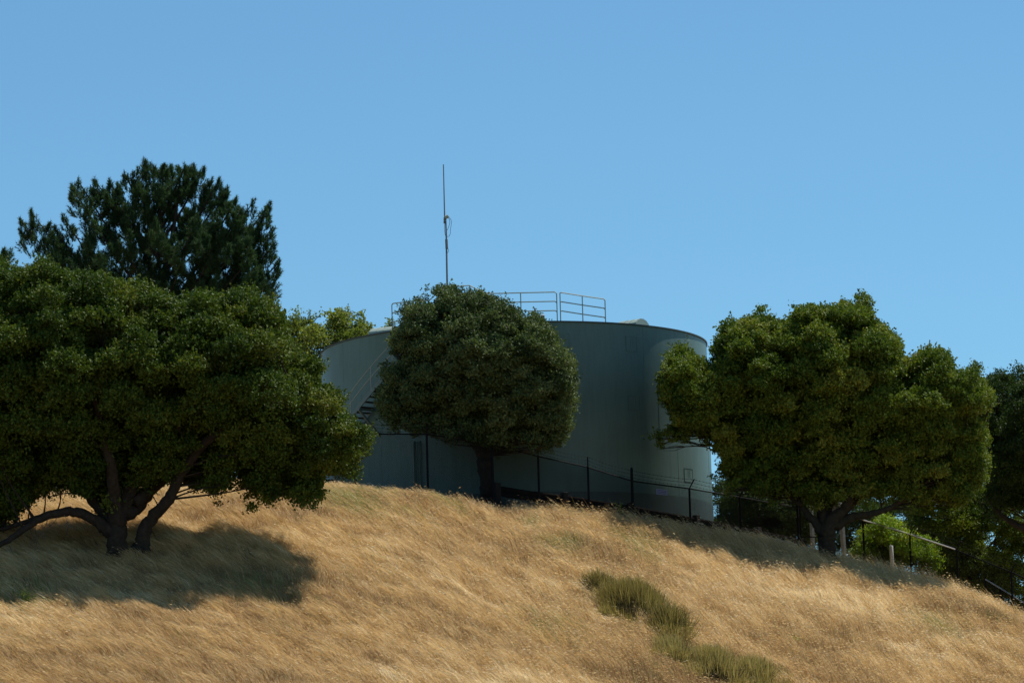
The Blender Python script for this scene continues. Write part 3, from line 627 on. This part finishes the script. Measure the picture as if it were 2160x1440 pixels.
cr_=puff_leaves(lob,rg,None,ppm=19,lpp=22,l=.055,wd=.034,sig=.075,spr=.45,tintb=.48,interior=.15)
add_tree('oak_tree',b,'compact round oak with grey green leaves and single trunk standing directly before the tank',None,wd,cr_,'barklight','leaf_mid'); print('centre',len(cr_[1]))
# ------------------------------------------------------------------ right oak
rg=np.random.default_rng(31); b=ghit(1745,1180); YR=179.3
b=pt(1745,1180,YR); b[2]=float(terr(b[0],b[1])); wd=MB(); nd=[]
nd+=list(limb(wd,[(1746,1195,YR,.46),(1746,1172,YR,.38),(1745,1140,YR,.34),(1745,1120,YR,.38),(1755,1095,YR,.3),(1785,1070,YR-.2,.2),(1800,1030,YR-.4,.15),(1810,960,YR-.6,.1),(1840,860,YR-.8,.06)],rg,12))
nd+=list(limb(wd,[(1740,1128,YR,.24),(1722,1105,YR,.18),(1700,1080,YR+.2,.15),(1680,1050,YR+.5,.12),(1640,990,YR+1.4,.09),(1560,900,YR+.2,.05)],rg,10))
nd+=list(limb(wd,[(1742,1125,YR,.24),(1738,1085,YR+.1,.17),(1728,1050,YR+.3,.14),(1735,1000,YR+.5,.12),(1720,900,YR+.5,.08),(1700,780,YR,.05)],rg,10))
nd+=list(limb(wd,[(1760,1110,YR,.24),(1800,1088,YR-.1,.18),(1835,1085,YR-.2,.14),(1880,1070,YR-.4,.11),(1950,1020,YR-.5,.07),(2020,960,YR-.6,.04)],rg,10))
nd+=list(limb(wd,[(1775,1085,YR,.2),(1820,1040,YR+.6,.14),(1900,960,YR+1.2,.09),(1980,860,YR+1.5,.05)],rg,8))
nd+=list(limb(wd,[(1740,1100,YR,.16),(1760,1040,YR+1,.13),(1790,900,YR+1.5,.09),(1800,740,YR+1,.05)],rg,8)); nd+=list(limb(wd,[(1690,1065,YR,.1),(1600,1000,YR+1.2,.07),(1480,900,YR+.4,.05),(1430,870,YR+.4,.03)],rg,8))
polyR=[(1372,805),(1385,790),(1405,775),(1398,748),(1420,735),(1443,718),(1462,735),(1480,752),(1500,775),(1495,720),(1510,690),(1540,672),(1570,668),(1590,655),(1605,665),(1622,650),(1640,655),(1662,680),(1670,645),(1700,640),(1725,650),(1748,648),(1760,638),(1785,640),(1800,650),(1812,625),(1835,620),(1845,640),(1842,675),(1870,685),(1895,700),(1908,725),(1900,755),(1930,745),(1950,735),(1990,732),(2010,750),(2012,775),(2035,765),(2060,775),(2078,800),(2095,830),(2090,880),(2070,920),(2080,945),(2094,975),(2090,1010),(2070,1040),(2050,1060),(2010,1085),(1960,1085),(1920,1070),(1880,1055),(1850,1070),(1800,1060),(1780,1062),(1735,1070),(1700,1078),(1640,1068),(1600,1052),(1560,1042),(1510,1015),(1498,990),(1505,955),(1480,940),(1460,935),(1435,948),(1415,945),(1395,948),(1375,935),(1362,922),(1380,910),(1405,915),(1420,895),(1405,875),(1392,850),(1395,825)]
lob=crown_lobes(polyR,YR,3.6,2.8,rg,(.32,.85),900,1.28,dcen=.8,under=.7,skew=lambda v:-.4*min(1,max(0,(1650-v)/200)),ncore=60000,edge_r=(.14,.32),nedge=420,front=.6,sup=1.6)
branches(wd,lob,nd,rg,.55,.04)
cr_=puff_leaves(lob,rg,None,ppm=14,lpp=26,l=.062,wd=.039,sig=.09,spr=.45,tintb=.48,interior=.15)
oakR=add_tree('oak_tree',b,'broad bright green oak with thick short trunk by the gate, right of the tank',None,wd,cr_,'barklight','leaf_right'); print('right',len(cr_[1]))
# ------------------------------------------------------------------ background trees and shrubs
def bgtree(seed,poly,Y0,depth,base,label,leafm,name='oak_tree',group=None,E=2.,rr=(.4,.8),n=60,nedge=60,lpp=36,ppm=9,l=.05,wdt=.03,sig=.12,rtr=.18,front=.5,limbs=3,mat='barklight',edge_r=(.18,.32),bfrac=.6,tb=.45):
    rg=np.random.default_rng(seed); lob=crown_lobes(poly,Y0,depth,E,rg,rr,n,.74,edge_r=edge_r,nedge=nedge,front=front)
    bp=pt(base[0],base[1],Y0); bp[2]=float(terr(bp[0],bp[1])); wd=MB(); nd=[]
    c=lob[:,:3].mean(0)
    for k in range(limbs):
        tg=lob[rg.integers(len(lob)),:3]; m=bp*.6+c*.4+rg.normal(size=3)*.3; P=smooth_path(np.array([[*(bp-[0,0,.2]),rtr],[*m,rtr*.7],[*(tg*.5+c*.5),rtr*.4],[*tg,.03]]),4,2); wd.tube(P[:,:3],P[:,3],8,True); nd+=list(P[3:])
    branches(wd,lob,nd,rg,bfrac,.04)
    cr_=puff_leaves(lob,rg,None,ppm=ppm,lpp=lpp,l=l,wd=wdt,sig=sig,tintb=tb)
    t=empty(name,bp,label,'tree' if 'tree' in name else 'shrub',group); wd.build('trunk' if 'tree' in name else 'branches',M[mat],t,True); V,Q,T=cr_; mk('crown' if 'tree' in name else 'foliage',V,[Q],M[leafm],t,False,T); return t
bgtree(41,[(560,640),(600,655),(618,655),(640,662),(655,658),(668,680),(680,690),(702,700),(712,735),(720,760),(700,860),(640,900),(520,880),(500,760)],204,2.5,(610,1060),'yellowish oak crown between the big left oak and the tank, leftmost behind the tank','leaf_back',n=70,nedge=80,ppm=6,lpp=18,l=.072,wdt=.047,sig=.11,rr=(.3,.6),edge_r=(.12,.24),group=None)
bgtree(42,[(668,705),(680,678),(690,655),(700,645),(712,640),(722,648),(742,655),(744,670),(770,668),(785,688),(790,700),(800,720),(780,900),(690,900),(676,780),(686,720)],206,2.2,(735,1050),'airy yellow green oak rising above the left rim of the tank','leaf_back',n=60,nedge=80,ppm=6,lpp=18,l=.072,wdt=.047,sig=.11,rr=(.3,.6),edge_r=(.12,.24))
bgtree(43,[(792,690),(800,668),(812,660),(826,664),(832,680),(850,700),(860,860),(800,880),(785,720)],208,1.6,(820,1050),'small oak top peeking over the rim beside the left roof vent','leaf_back',n=30,nedge=40,ppm=6,lpp=18,l=.072,wdt=.047,sig=.11,rr=(.3,.6),edge_r=(.12,.24))
bgtree(44,[(1485,1022),(1505,1004),(1530,1008),(1545,1010),(1570,1000),(1640,990),(1720,1010),(1740,1070),(1745,1180),(1620,1170),(1500,1130)],200,2.5,(1600,1230),'dark dense tree behind the fence just right of the tank','leaf_dark',n=90,nedge=60,ppm=9,tb=.4)
bgtree(45,[(1960,965),(2010,980),(2050,1000),(2090,1015),(2140,1040),(2180,1080),(2200,1240),(2190,1330),(2080,1320),(2000,1250),(1930,1215),(1900,1130),(1905,1050)],203,3.,(2060,1420),'tall dark green tree behind the downhill fence at the right','leaf_right',n=150,nedge=130,ppm=6,l=.06,wdt=.036,tb=.35,limbs=4)
bgtree(46,[(1700,1010),(1760,980),(1830,1000),(1960,1060),(1990,1120),(1960,1180),(1860,1220),(1740,1200),(1720,1120)],213,2.,(1850,1290),'shaded dark tree deep behind the fence and the lime bush','leaf_dark',n=70,nedge=50,ppm=9,tb=.45)
bgtree(47,[(2030,900),(2050,845),(2068,805),(2090,788),(2110,782),(2130,778),(2145,770),(2200,760),(2300,780),(2350,900),(2330,1060),(2250,1100),(2180,1105),(2130,1075),(2110,1110),(2070,1090),(2080,1040),(2065,1000),(2060,940)],195,3.6,(2330,1420),'very dark oak cut off by the right edge of the view','leaf_dark',n=150,nedge=200,ppm=9,rr=(.4,.85),l=.055,wdt=.033,rtr=.3,mat='bark',tb=.35)
bgtree(48,[(1822,1105),(1850,1092),(1875,1086),(1895,1100),(1925,1118),(1945,1120),(1965,1142),(1985,1168),(2005,1185),(2000,1200),(1975,1208),(1945,1200),(1915,1205),(1890,1212),(1860,1205),(1835,1190),(1805,1195),(1800,1150)],188.6,1.1,(1880,1240),'bright lime green bush glowing behind the wire fence','leaf_lime',name='bush',E=1.2,rr=(.28,.5),n=60,nedge=170,ppm=10,lpp=26,l=.055,wdt=.026,sig=.10,rtr=.04,limbs=5,edge_r=(.12,.24))
# heavy limb of the right-edge oak
mb=MB(); rg=np.random.default_rng(60); limb(mb,[(2200,1140,194,.2),(2160,1116,194,.16),(2135,1103,194,.13),(2100,1075,194.2,.08),(2080,1040,194.4,.05)],rg); o=[q for q in bpy.data.objects if q.get('label','').startswith('very dark oak')][0]; mb.build('limb',M['bark'],o,True)
# ------------------------------------------------------------------ pines
def pine(seed,tips,poly,Y0,depth,fork,base,label,nfill,plume=1.25):
    rg=np.random.default_rng(seed); wd=MB(); bp=pt(*base,Y0); bp[2]=float(terr(bp[0],bp[1])); s=F_PX/Y0
    fk=pt(*fork,Y0); wd.tube(smooth_path(np.array([bp-[0,0,.3],bp*.5+fk*.5+[.1,0,0],fk]),6),np.linspace(.4,.22,13),10); wd.tube(smooth_path(np.array([fk,fk+(pt(tips[0][0]*0+sum(t[0] for t in tips)/len(tips)+20,min(t[1] for t in tips)+45,Y0)-fk)*.5+[.1,0,0],pt(sum(t[0] for t in tips)/len(tips)+20,min(t[1] for t in tips)+45,Y0)]),6),np.linspace(.2,.04,13),8)
    plumes=[]
    def lim(tip,r0=.085):
        hd=np.hypot(tip[0]-fk[0],tip[1]-fk[1]); P0=fk+np.array([0,0,np.clip(tip[2]-fk[2]-1.1*hd-rg.uniform(.3,1.5),-2.5,pt(350,400,Y0)[2]-fk[2])]); P0[:2]+=(P0[2]-fk[2])*.02; d=tip-P0; m1=P0+d*.35+[0,0,-.12*abs(d[0])]; m2=P0+d*.75+[0,0,-.06*abs(d[0])]
        P=smooth_path(np.array([P0,m1,m2,tip]),5,3); wd.tube(P,np.linspace(r0,.02,len(P)),6,False)
        L=np.linalg.norm(np.diff(P,axis=0),axis=1).sum(); ax=nrm(nrm(P[-1]-P[-4])+[0,0,1.1])
        pl=plume*rg.uniform(1.1,1.6); plumes.append((tip-ax*(pl*.85+.3),ax,pl))
        for f in np.linspace(.45,.93,max(2,int(L*1.1))):
            i_=int(f*(len(P)-1)); q=P[i_]; sd_=nrm(rg.normal(size=3)*[1,1,.2]+[0,0,.1]); e=q+sd_*rg.uniform(.3,.8); wd.tube([q,(q+e)/2-[0,0,.05],e],[.03,.02,.012],4,False)
            ax_=nrm(sd_*.5+[0,0,1]); pl=plume*rg.uniform(.45,.7); plumes.append((e-ax_*(pl*.6+.2),ax_,pl))
    for (x,y) in tips: lim(pt(x,y,Y0+rg.normal()*depth*.35))
    poly=np.array(poly,float); k=nfill*8; px=rg.uniform(poly[:,0].min(),poly[:,0].max(),k); py=rg.uniform(poly[:,1].min(),poly[:,1].max(),k); ok=inpoly(px,py,poly); e=edist(px,py,poly)/s
    idx=np.where(ok&(e>.45))[0][:nfill]
    for c,g in enumerate(idx):
        T=depth*math.sqrt(max(0,1-(1-min(e[g]/2.5,1))**2)); q=pt(px[g],py[g],Y0+rg.uniform(-T,T)); d=q-fk; ax=nrm(nrm(d)*.55*np.array([1,1,.3])+np.array([0,0,1])+rg.normal(size=3)*.2); pl=plume*rg.uniform(.45,.8)
        plumes.append((q-ax*(pl*.85+.25),ax,pl))
        if c%6==0: a_=fk+[0,0,max(-2,(q-fk)[2]-1.*abs((q-fk)[0])-.5)]; wd.tube(smooth_path(np.array([a_,a_*.45+q*.55-[0,0,.3],q]),4),np.linspace(.05,.015,9),5,False)
    # shoots
    B=[];D=[];Ls=[];Tt=[]
    for (b0,ax,L) in plumes:
        n=int(20*L)+8; f=rg.uniform(0,1,n); f[0]=1; rad=nrm(rg.normal(size=(n,3))); rad=nrm(rad-(rad@ax)[:,None]*ax)
        off=(1-f)*.33*L+.02; P=b0+ax*(f*L)[:,None]*.85+rad*off[:,None]*rg.uniform(.4,1,n)[:,None]; d=nrm(ax*.8+rad*(.75*(1-f)+.1)[:,None]+[0,0,.35])
        B.append(P);D.append(d);Ls.append(rg.uniform(.26,.42,n)); Tt.append(np.full(n,.45+rg.normal()*.1)+rg.normal(size=n)*.08)
    B=np.concatenate(B);D=np.concatenate(D);Ls=np.concatenate(Ls);Tt=np.concatenate(Tt); nn=34
    idx=np.repeat(np.arange(len(B)),nn); f=rg.uniform(0,1,len(idx)); r=nrm(rg.normal(size=(len(idx),3))); d=nrm(D[idx]*.85+r*.8); p0=B[idx]+D[idx]*(f*Ls[idx])[:,None]
    ln=rg.uniform(.13,.21,len(idx))[:,None]; sdv=nrm(np.cross(d,rg.normal(size=d.shape)))*.014
    V=np.stack([p0-sdv,p0+sdv,p0+d*ln],1).reshape(-1,3); T=np.arange(len(V)).reshape(-1,3)
    t=empty('pine_tree',bp,label,'tree'); wd.build('trunk',M['pinebark'],t,True); mk('crown',V,[T],M['needle'],t,False,np.repeat(np.clip(Tt[idx]+rg.normal(size=len(idx))*.12,0,1),3)); print('pine',len(T)); return t
tips=[(42,462),(64,444),(113,478),(132,455),(150,392),(163,378),(198,377),(225,395),(261,362),(303,348),(317,347),(347,347),(362,352),(391,348),(409,347),(431,354),(464,377),(500,416),(512,438),(539,418),(570,426),(576,478),(581,512),(592,550),(582,590),(575,630),(230,380),(280,380),(445,400),(480,395),(90,500),(555,460)]
polyP=[(60,490),(85,505),(120,510),(150,470),(152,420),(170,400),(190,440),(215,455),(200,400),(225,405),(250,420),(268,400),(290,395),(300,365),(350,362),(425,368),(428,420),(440,430),(460,398),(480,440),(505,440),(512,470),(535,440),(560,450),(570,500),(578,560),(572,610),(560,650),(400,690),(250,660),(120,600),(90,560),(65,530)]
pine(71,tips,polyP,196,3.2,(335,640),(330,1060),'tall dark blue green pine with upswept branches rising behind the left oak',300)
pine(72,[(10,526),(2,548),(-14,538),(-30,560)],[(20,550),(18,600),(-80,620),(-90,560),(-30,545)],198,1.5,(-20,620),(-20,1060),'small pine tip just visible above the oak at the far left edge',25,.9)
# ------------------------------------------------------------------ shrubs on the slope
def broom(seed,px,py,rx,ry,h,label,dark=.36,nt_=90):
    rg=np.random.default_rng(seed); b=ghit(px,py); s=F_PX/b[1]; t=empty('shrub',b,label,'shrub','olive shrubs on the grassy slope')
    a=rg.uniform(0,2*np.pi,nt_); q=np.minimum(np.abs(rg.normal(size=nt_))*.62,1.35)*(1+.18*np.sin(3*a+seed)+.12*np.sin(5*a+2*seed)); 
    cx=b[0]+np.cos(a)*q*rx/s; cy=b[1]+np.sin(a)*q*(ry/s)/.28*.9; cz=terr(cx,cy)
    n=80; idx=np.repeat(np.arange(nt_),n); dk=(rg.random(nt_)<dark*(q<.8)); tb_=np.where(dk,.08,(.60 if dark>.2 else .85)+.1*rg.normal(size=nt_)); 
    hh=h*np.maximum(1-.5*q[idx]**2,.25)*rg.uniform(.4,1.15,len(idx))*np.where(dk,.85,1)[idx]; st=np.stack([cx,cy,cz],-1)[idx]+rg.normal(size=(len(idx),3))*[.12,.12,.02]
    out=np.stack([np.cos(a)*q,np.sin(a)*q,0*a],-1)[idx]; d=nrm(out*.45+rg.normal(size=(len(idx),3))*.30+[-.15,0,1]); d2=nrm(d+[0,0,.3]+rg.normal(size=d.shape)*.12)
    sdv=nrm(np.cross(d,rg.normal(size=d.shape)))*.008; lo=.12*hh[:,None]
    p0=st+d*lo; p1=st+d*hh[:,None]*.65; p2=p1+d2*hh[:,None]*.4
    V=np.stack([p0-sdv,p0+sdv,p1+sdv,p1-sdv,p2],1).reshape(-1,3); m=np.arange(len(idx))*5
    mk('foliage',V,[np.stack([m,m+1,m+2,m+3],-1),np.stack([m+3,m+2,m+4],-1)],M['broom'],t,False,np.repeat(np.clip(tb_[idx]+rg.normal(size=len(idx))*.13,0,1),5))
    mb=MB()
    for k in range(60):
        aa=rg.uniform(0,6.28); qq=rg.random()*.7; o_=b+np.array([math.cos(aa)*qq*rx/s,math.sin(aa)*qq*ry/s*3,0]); o_[2]=terr(o_[0],o_[1]); dd=nrm(rg.normal(size=3)*[.5,.5,.1]+[0,0,.8]); mb.tube([o_,o_+dd*h*.5,o_+nrm(dd+rg.normal(size=3)*.3)*h*.9],[.012,.009,.004],4,False)
    mb.build('branches',M['bark'],t); return b
SH=[broom(81,1266,1252,34,24,.9,'small olive shrub at the upper left end of the shrub patch on the slope',nt_=30),
 broom(82,1335,1290,72,42,1.25,'largest olive shrub with dark twiggy centre in the middle of the slope',nt_=150),
 broom(83,1415,1335,40,30,1.15,'rounded olive shrub at the lower right end of the upper patch',nt_=55),
 broom(84,1425,1398,56,34,.9,'low pale green shrub just below the upper patch',.06,nt_=50),
 broom(85,1510,1422,78,40,1.0,'wide pale green shrub in the middle of the lower patch',.08,nt_=80),
 broom(86,1600,1442,58,34,.95,'pale green shrub cut by the bottom edge, rightmost of the lower patch',.06,nt_=60)]
# small leafy plants
def leafy(seed,px,py,Y0,h,wid,label,name='weed',n=160,mat='leaf_lime'):
    rg=np.random.default_rng(seed); b=pt(px,py,Y0) if Y0 else ghit(px,py); b[2]=float(terr(b[0],b[1])); t=empty(name,b,label,'plant'); mb=MB(); C=[]
    for k in range(7):
        e=b+np.array([rg.normal()*wid*.5,rg.normal()*wid*.4,h*rg.uniform(.55,1)]); P=smooth_path(np.array([b,(b+e)/2+rg.normal(size=3)*.05,e]),4); mb.tube(P,np.linspace(.01,.003,len(P)),4,False); C.append(P[3:][rg.integers(0,len(P)-3,n//7)]+rg.normal(size=(n//7,3))*.05)
    mb.build('stem',M['twig'],t); V,Q,T=leaves(np.concatenate(C),None,.035,.018,rg,rg.uniform(.2,.8,len(C)*(n//7))); mk('foliage',V,[Q],M[mat],t,False,T)
leafy(91,1308,1092,178.6,1.05,.22,'thin leafy green sapling left of the fence corner post')
leafy(92,1322,1092,178.3,.5,.35,'low bushy green weed at the foot of the fence corner post',n=420,mat='leaf_back')
leafy(93,62,1282,None,.55,.35,'small green weed clump in the grass near the left edge below the oak shadow',n=300,mat='leaf_right')
leafy(94,1680,1362,None,.35,.2,'tiny yellow green weed in the dry grass below the right oak',n=120)
# ------------------------------------------------------------------ grass
rg=np.random.default_rng(101)
def nz(x,y,s,seed):
    r=np.random.default_rng(seed); v=0
    for k in range(6):
        a=r.uniform(0,6.28); f=s*r.uniform(.6,1.7); v=v+np.sin((x*math.cos(a)+y*math.sin(a))*f+r.uniform(0,6.28)+1.3*np.sin((x*math.sin(a)-y*math.cos(a))*f*.7+r.uniform(0,6.28)))
    return v/6**.5*.8
NB=900000
yy=rg.uniform(129,186.5,NB); xx=rg.uniform(-1,1,NB)*(yy*.122+3.0)
yc=np.interp(xx,_xs,_yc); keep=(yy<yc+2.2)&(gravel(xx,yy)*1.05<rg.random(NB))
cl=nz(xx,yy,3.2,7); keep&=(rg.random(NB)<.72+.28*np.clip(cl,-1,1))
keep&=(np.hypot(xx-TC[0],yy-TC[1])>11.3)
for s_,(sx,sy) in zip(SH,((.40,.5),(.9,.8),(.5,.5),(.6,.6),(.9,.8),(.7,.7))): keep&=((((xx-s_[0])/sx)**2+((yy-s_[1])/(sy*2.6))**2)>.8)|(rg.random(NB)<.42)
xx=xx[keep];yy=yy[keep];n=len(xx); zz=terr(xx,yy)
yc=np.interp(xx,_xs,_yc); lo=nz(xx,yy,.55,1); md=nz(xx,yy,1.9,2); hi=nz(xx,yy,5,3); wide=nz(xx,yy,.25,9)
side=ss(-12,6,xx)      # left part is laid flatter, right part stands taller
h=(.50+.08*side+.13*md+.11*hi)*rg.uniform(.6,1.25,n); h=np.maximum(h,.12)
nearcrest=ss(4,0,yc-yy)*ss(-1.0,1.5,xx); h*=1+.45*nearcrest*(rg.random(n)<.35)
h*=np.where((xx<0)&(yy>yc-3.5),.62,1)
tl=rg.random(n)<.003; h=np.where(tl,h*1.7,h)
bare=ss(.75,1.25,nz(xx,yy,.8,17)+.35*nz(xx,yy,2.6,18)); h*=1-.45*bare
ang=np.pi+.55*lo+.45*md-.25      # lean towards -x
lean=(1.35-.75*side+.25*md+.15*lo)*rg.uniform(.55,1.3,n)
ld=np.stack([np.cos(ang),np.sin(ang)*.7,0*ang],-1)+rg.normal(size=(n,3))*[.18,.18,0]
root=np.stack([xx,yy,zz-.02],-1); d1=nrm(ld*(lean*.55)[:,None]+[0,0,1]); d2=nrm(ld*(lean*1.25)[:,None]+[0,0,.75])
p1=root+d1*(h*.5)[:,None]; p2=p1+d2*(h*.55)[:,None]
seed_=rg.random(n)<.05+.18*side
wv=np.where(seed_,.0035,.0078)*rg.uniform(.7,1.3,n); sdv=nrm(np.cross(d1,rg.normal(size=(n,3))*[1,.5,.2]+[0,1.,0]))*wv[:,None]
V=np.stack([root-sdv,root+sdv,p1+sdv*.9,p1-sdv*.9,p2],1).reshape(-1,3); m=np.arange(n)*5
col=.55+.09*lo+.10*md+.10*hi+.12*wide+.12*bare+rg.normal(size=n)*.13
# greener patches where the photo has them
for gx_,gy_,rx,am in ((740,1060,1.3,.9),(790,1045,1.,.8),(1180,1165,.7,.9),(1210,1150,.5,.8),(1345,1155,1.0,.8),(1365,1180,.6,.8),(1165,1330,1.2,.35),(60,1265,.9,.6),(1130,1105,.5,.8),(1225,1085,.5,.6),(560,1250,1.0,.5),(1990,1330,1.,.6),(880,1090,.6,.6),(960,1075,.7,.6)):
    g=ghit(gx_,gy_); w_=np.exp(-(((xx-g[0])/rx)**2+((yy-g[1])/(rx*1.8))**2)); k=rg.random(n)<w_*am*.75; col=np.where(k,rg.uniform(0,.12,n),col)
col=np.where(tl,.24,col); k=rg.random(n)<.012; col=np.where(k,.06,col)
col=np.clip(np.where(seed_,col+.05,col),0,1); col=np.where((col>.14)&(col<.2),.2,col)
C5=np.repeat(col,5)
Qg=np.stack([m,m+1,m+2,m+3],-1); Tg=np.stack([m+3,m+2,m+4],-1)
# seed heads on a third of the stalks
si=np.where(seed_)[0]; ns=len(si); ps=p2[si]; dd=nrm(ld[si]*1.3+[0,0,.1]+rg.normal(size=(ns,3))*.25); hl=rg.uniform(.07,.15,ns)[:,None]; sw=nrm(np.cross(dd,rg.normal(size=(ns,3))))*rg.uniform(.009,.017,ns)[:,None]
c0=ps-dd*hl*.2; Vs=np.stack([c0,c0+dd*hl*.5+sw,c0+dd*hl,c0+dd*hl*.5-sw],1).reshape(-1,3); ms=np.arange(ns)*4+len(V)
Vall=np.concatenate([V,Vs]); Cs=np.concatenate([C5,np.repeat(np.clip(col[si]*.6+.42,0,1),4)])
g=mk('dry_grass',Vall,[np.concatenate([Qg,np.stack([ms,ms+1,ms+2,ms+3],-1)]),Tg],M['grass'],None,False,Cs); tag(g,'windblown golden dry grass covering the hillside','grass',kind='stuff'); print('grass',n)
# poppies
P=[];
for (a,b_) in [(1402,1323),(1428,1330),(1395,1300),(1450,1395),(1500,1288),(1470,1250),(1560,1300),(1620,1330),(1240,1330),(1190,1430),(1800,1250),(1850,1290),(1900,1340),(1710,1400),(2000,1380),(1640,1385),(1415,1205),(1350,1420),(1270,1390),(1520,1340),(1540,1299),(1760,1330)]:
    q=ghit(a,b_)+[0,-.1,.42]; P+= [q+rg.normal(size=3)*[.1,.1,.03] for _ in range(2)]
P=np.array(P); V,Q,T=leaves(P,None,.03,.028,rg,rg.random(len(P))); o=mk('poppies',V,[Q],M['poppy'],None,False,T); tag(o,'scattered tiny orange poppies in the dry grass','flowers',kind='stuff')
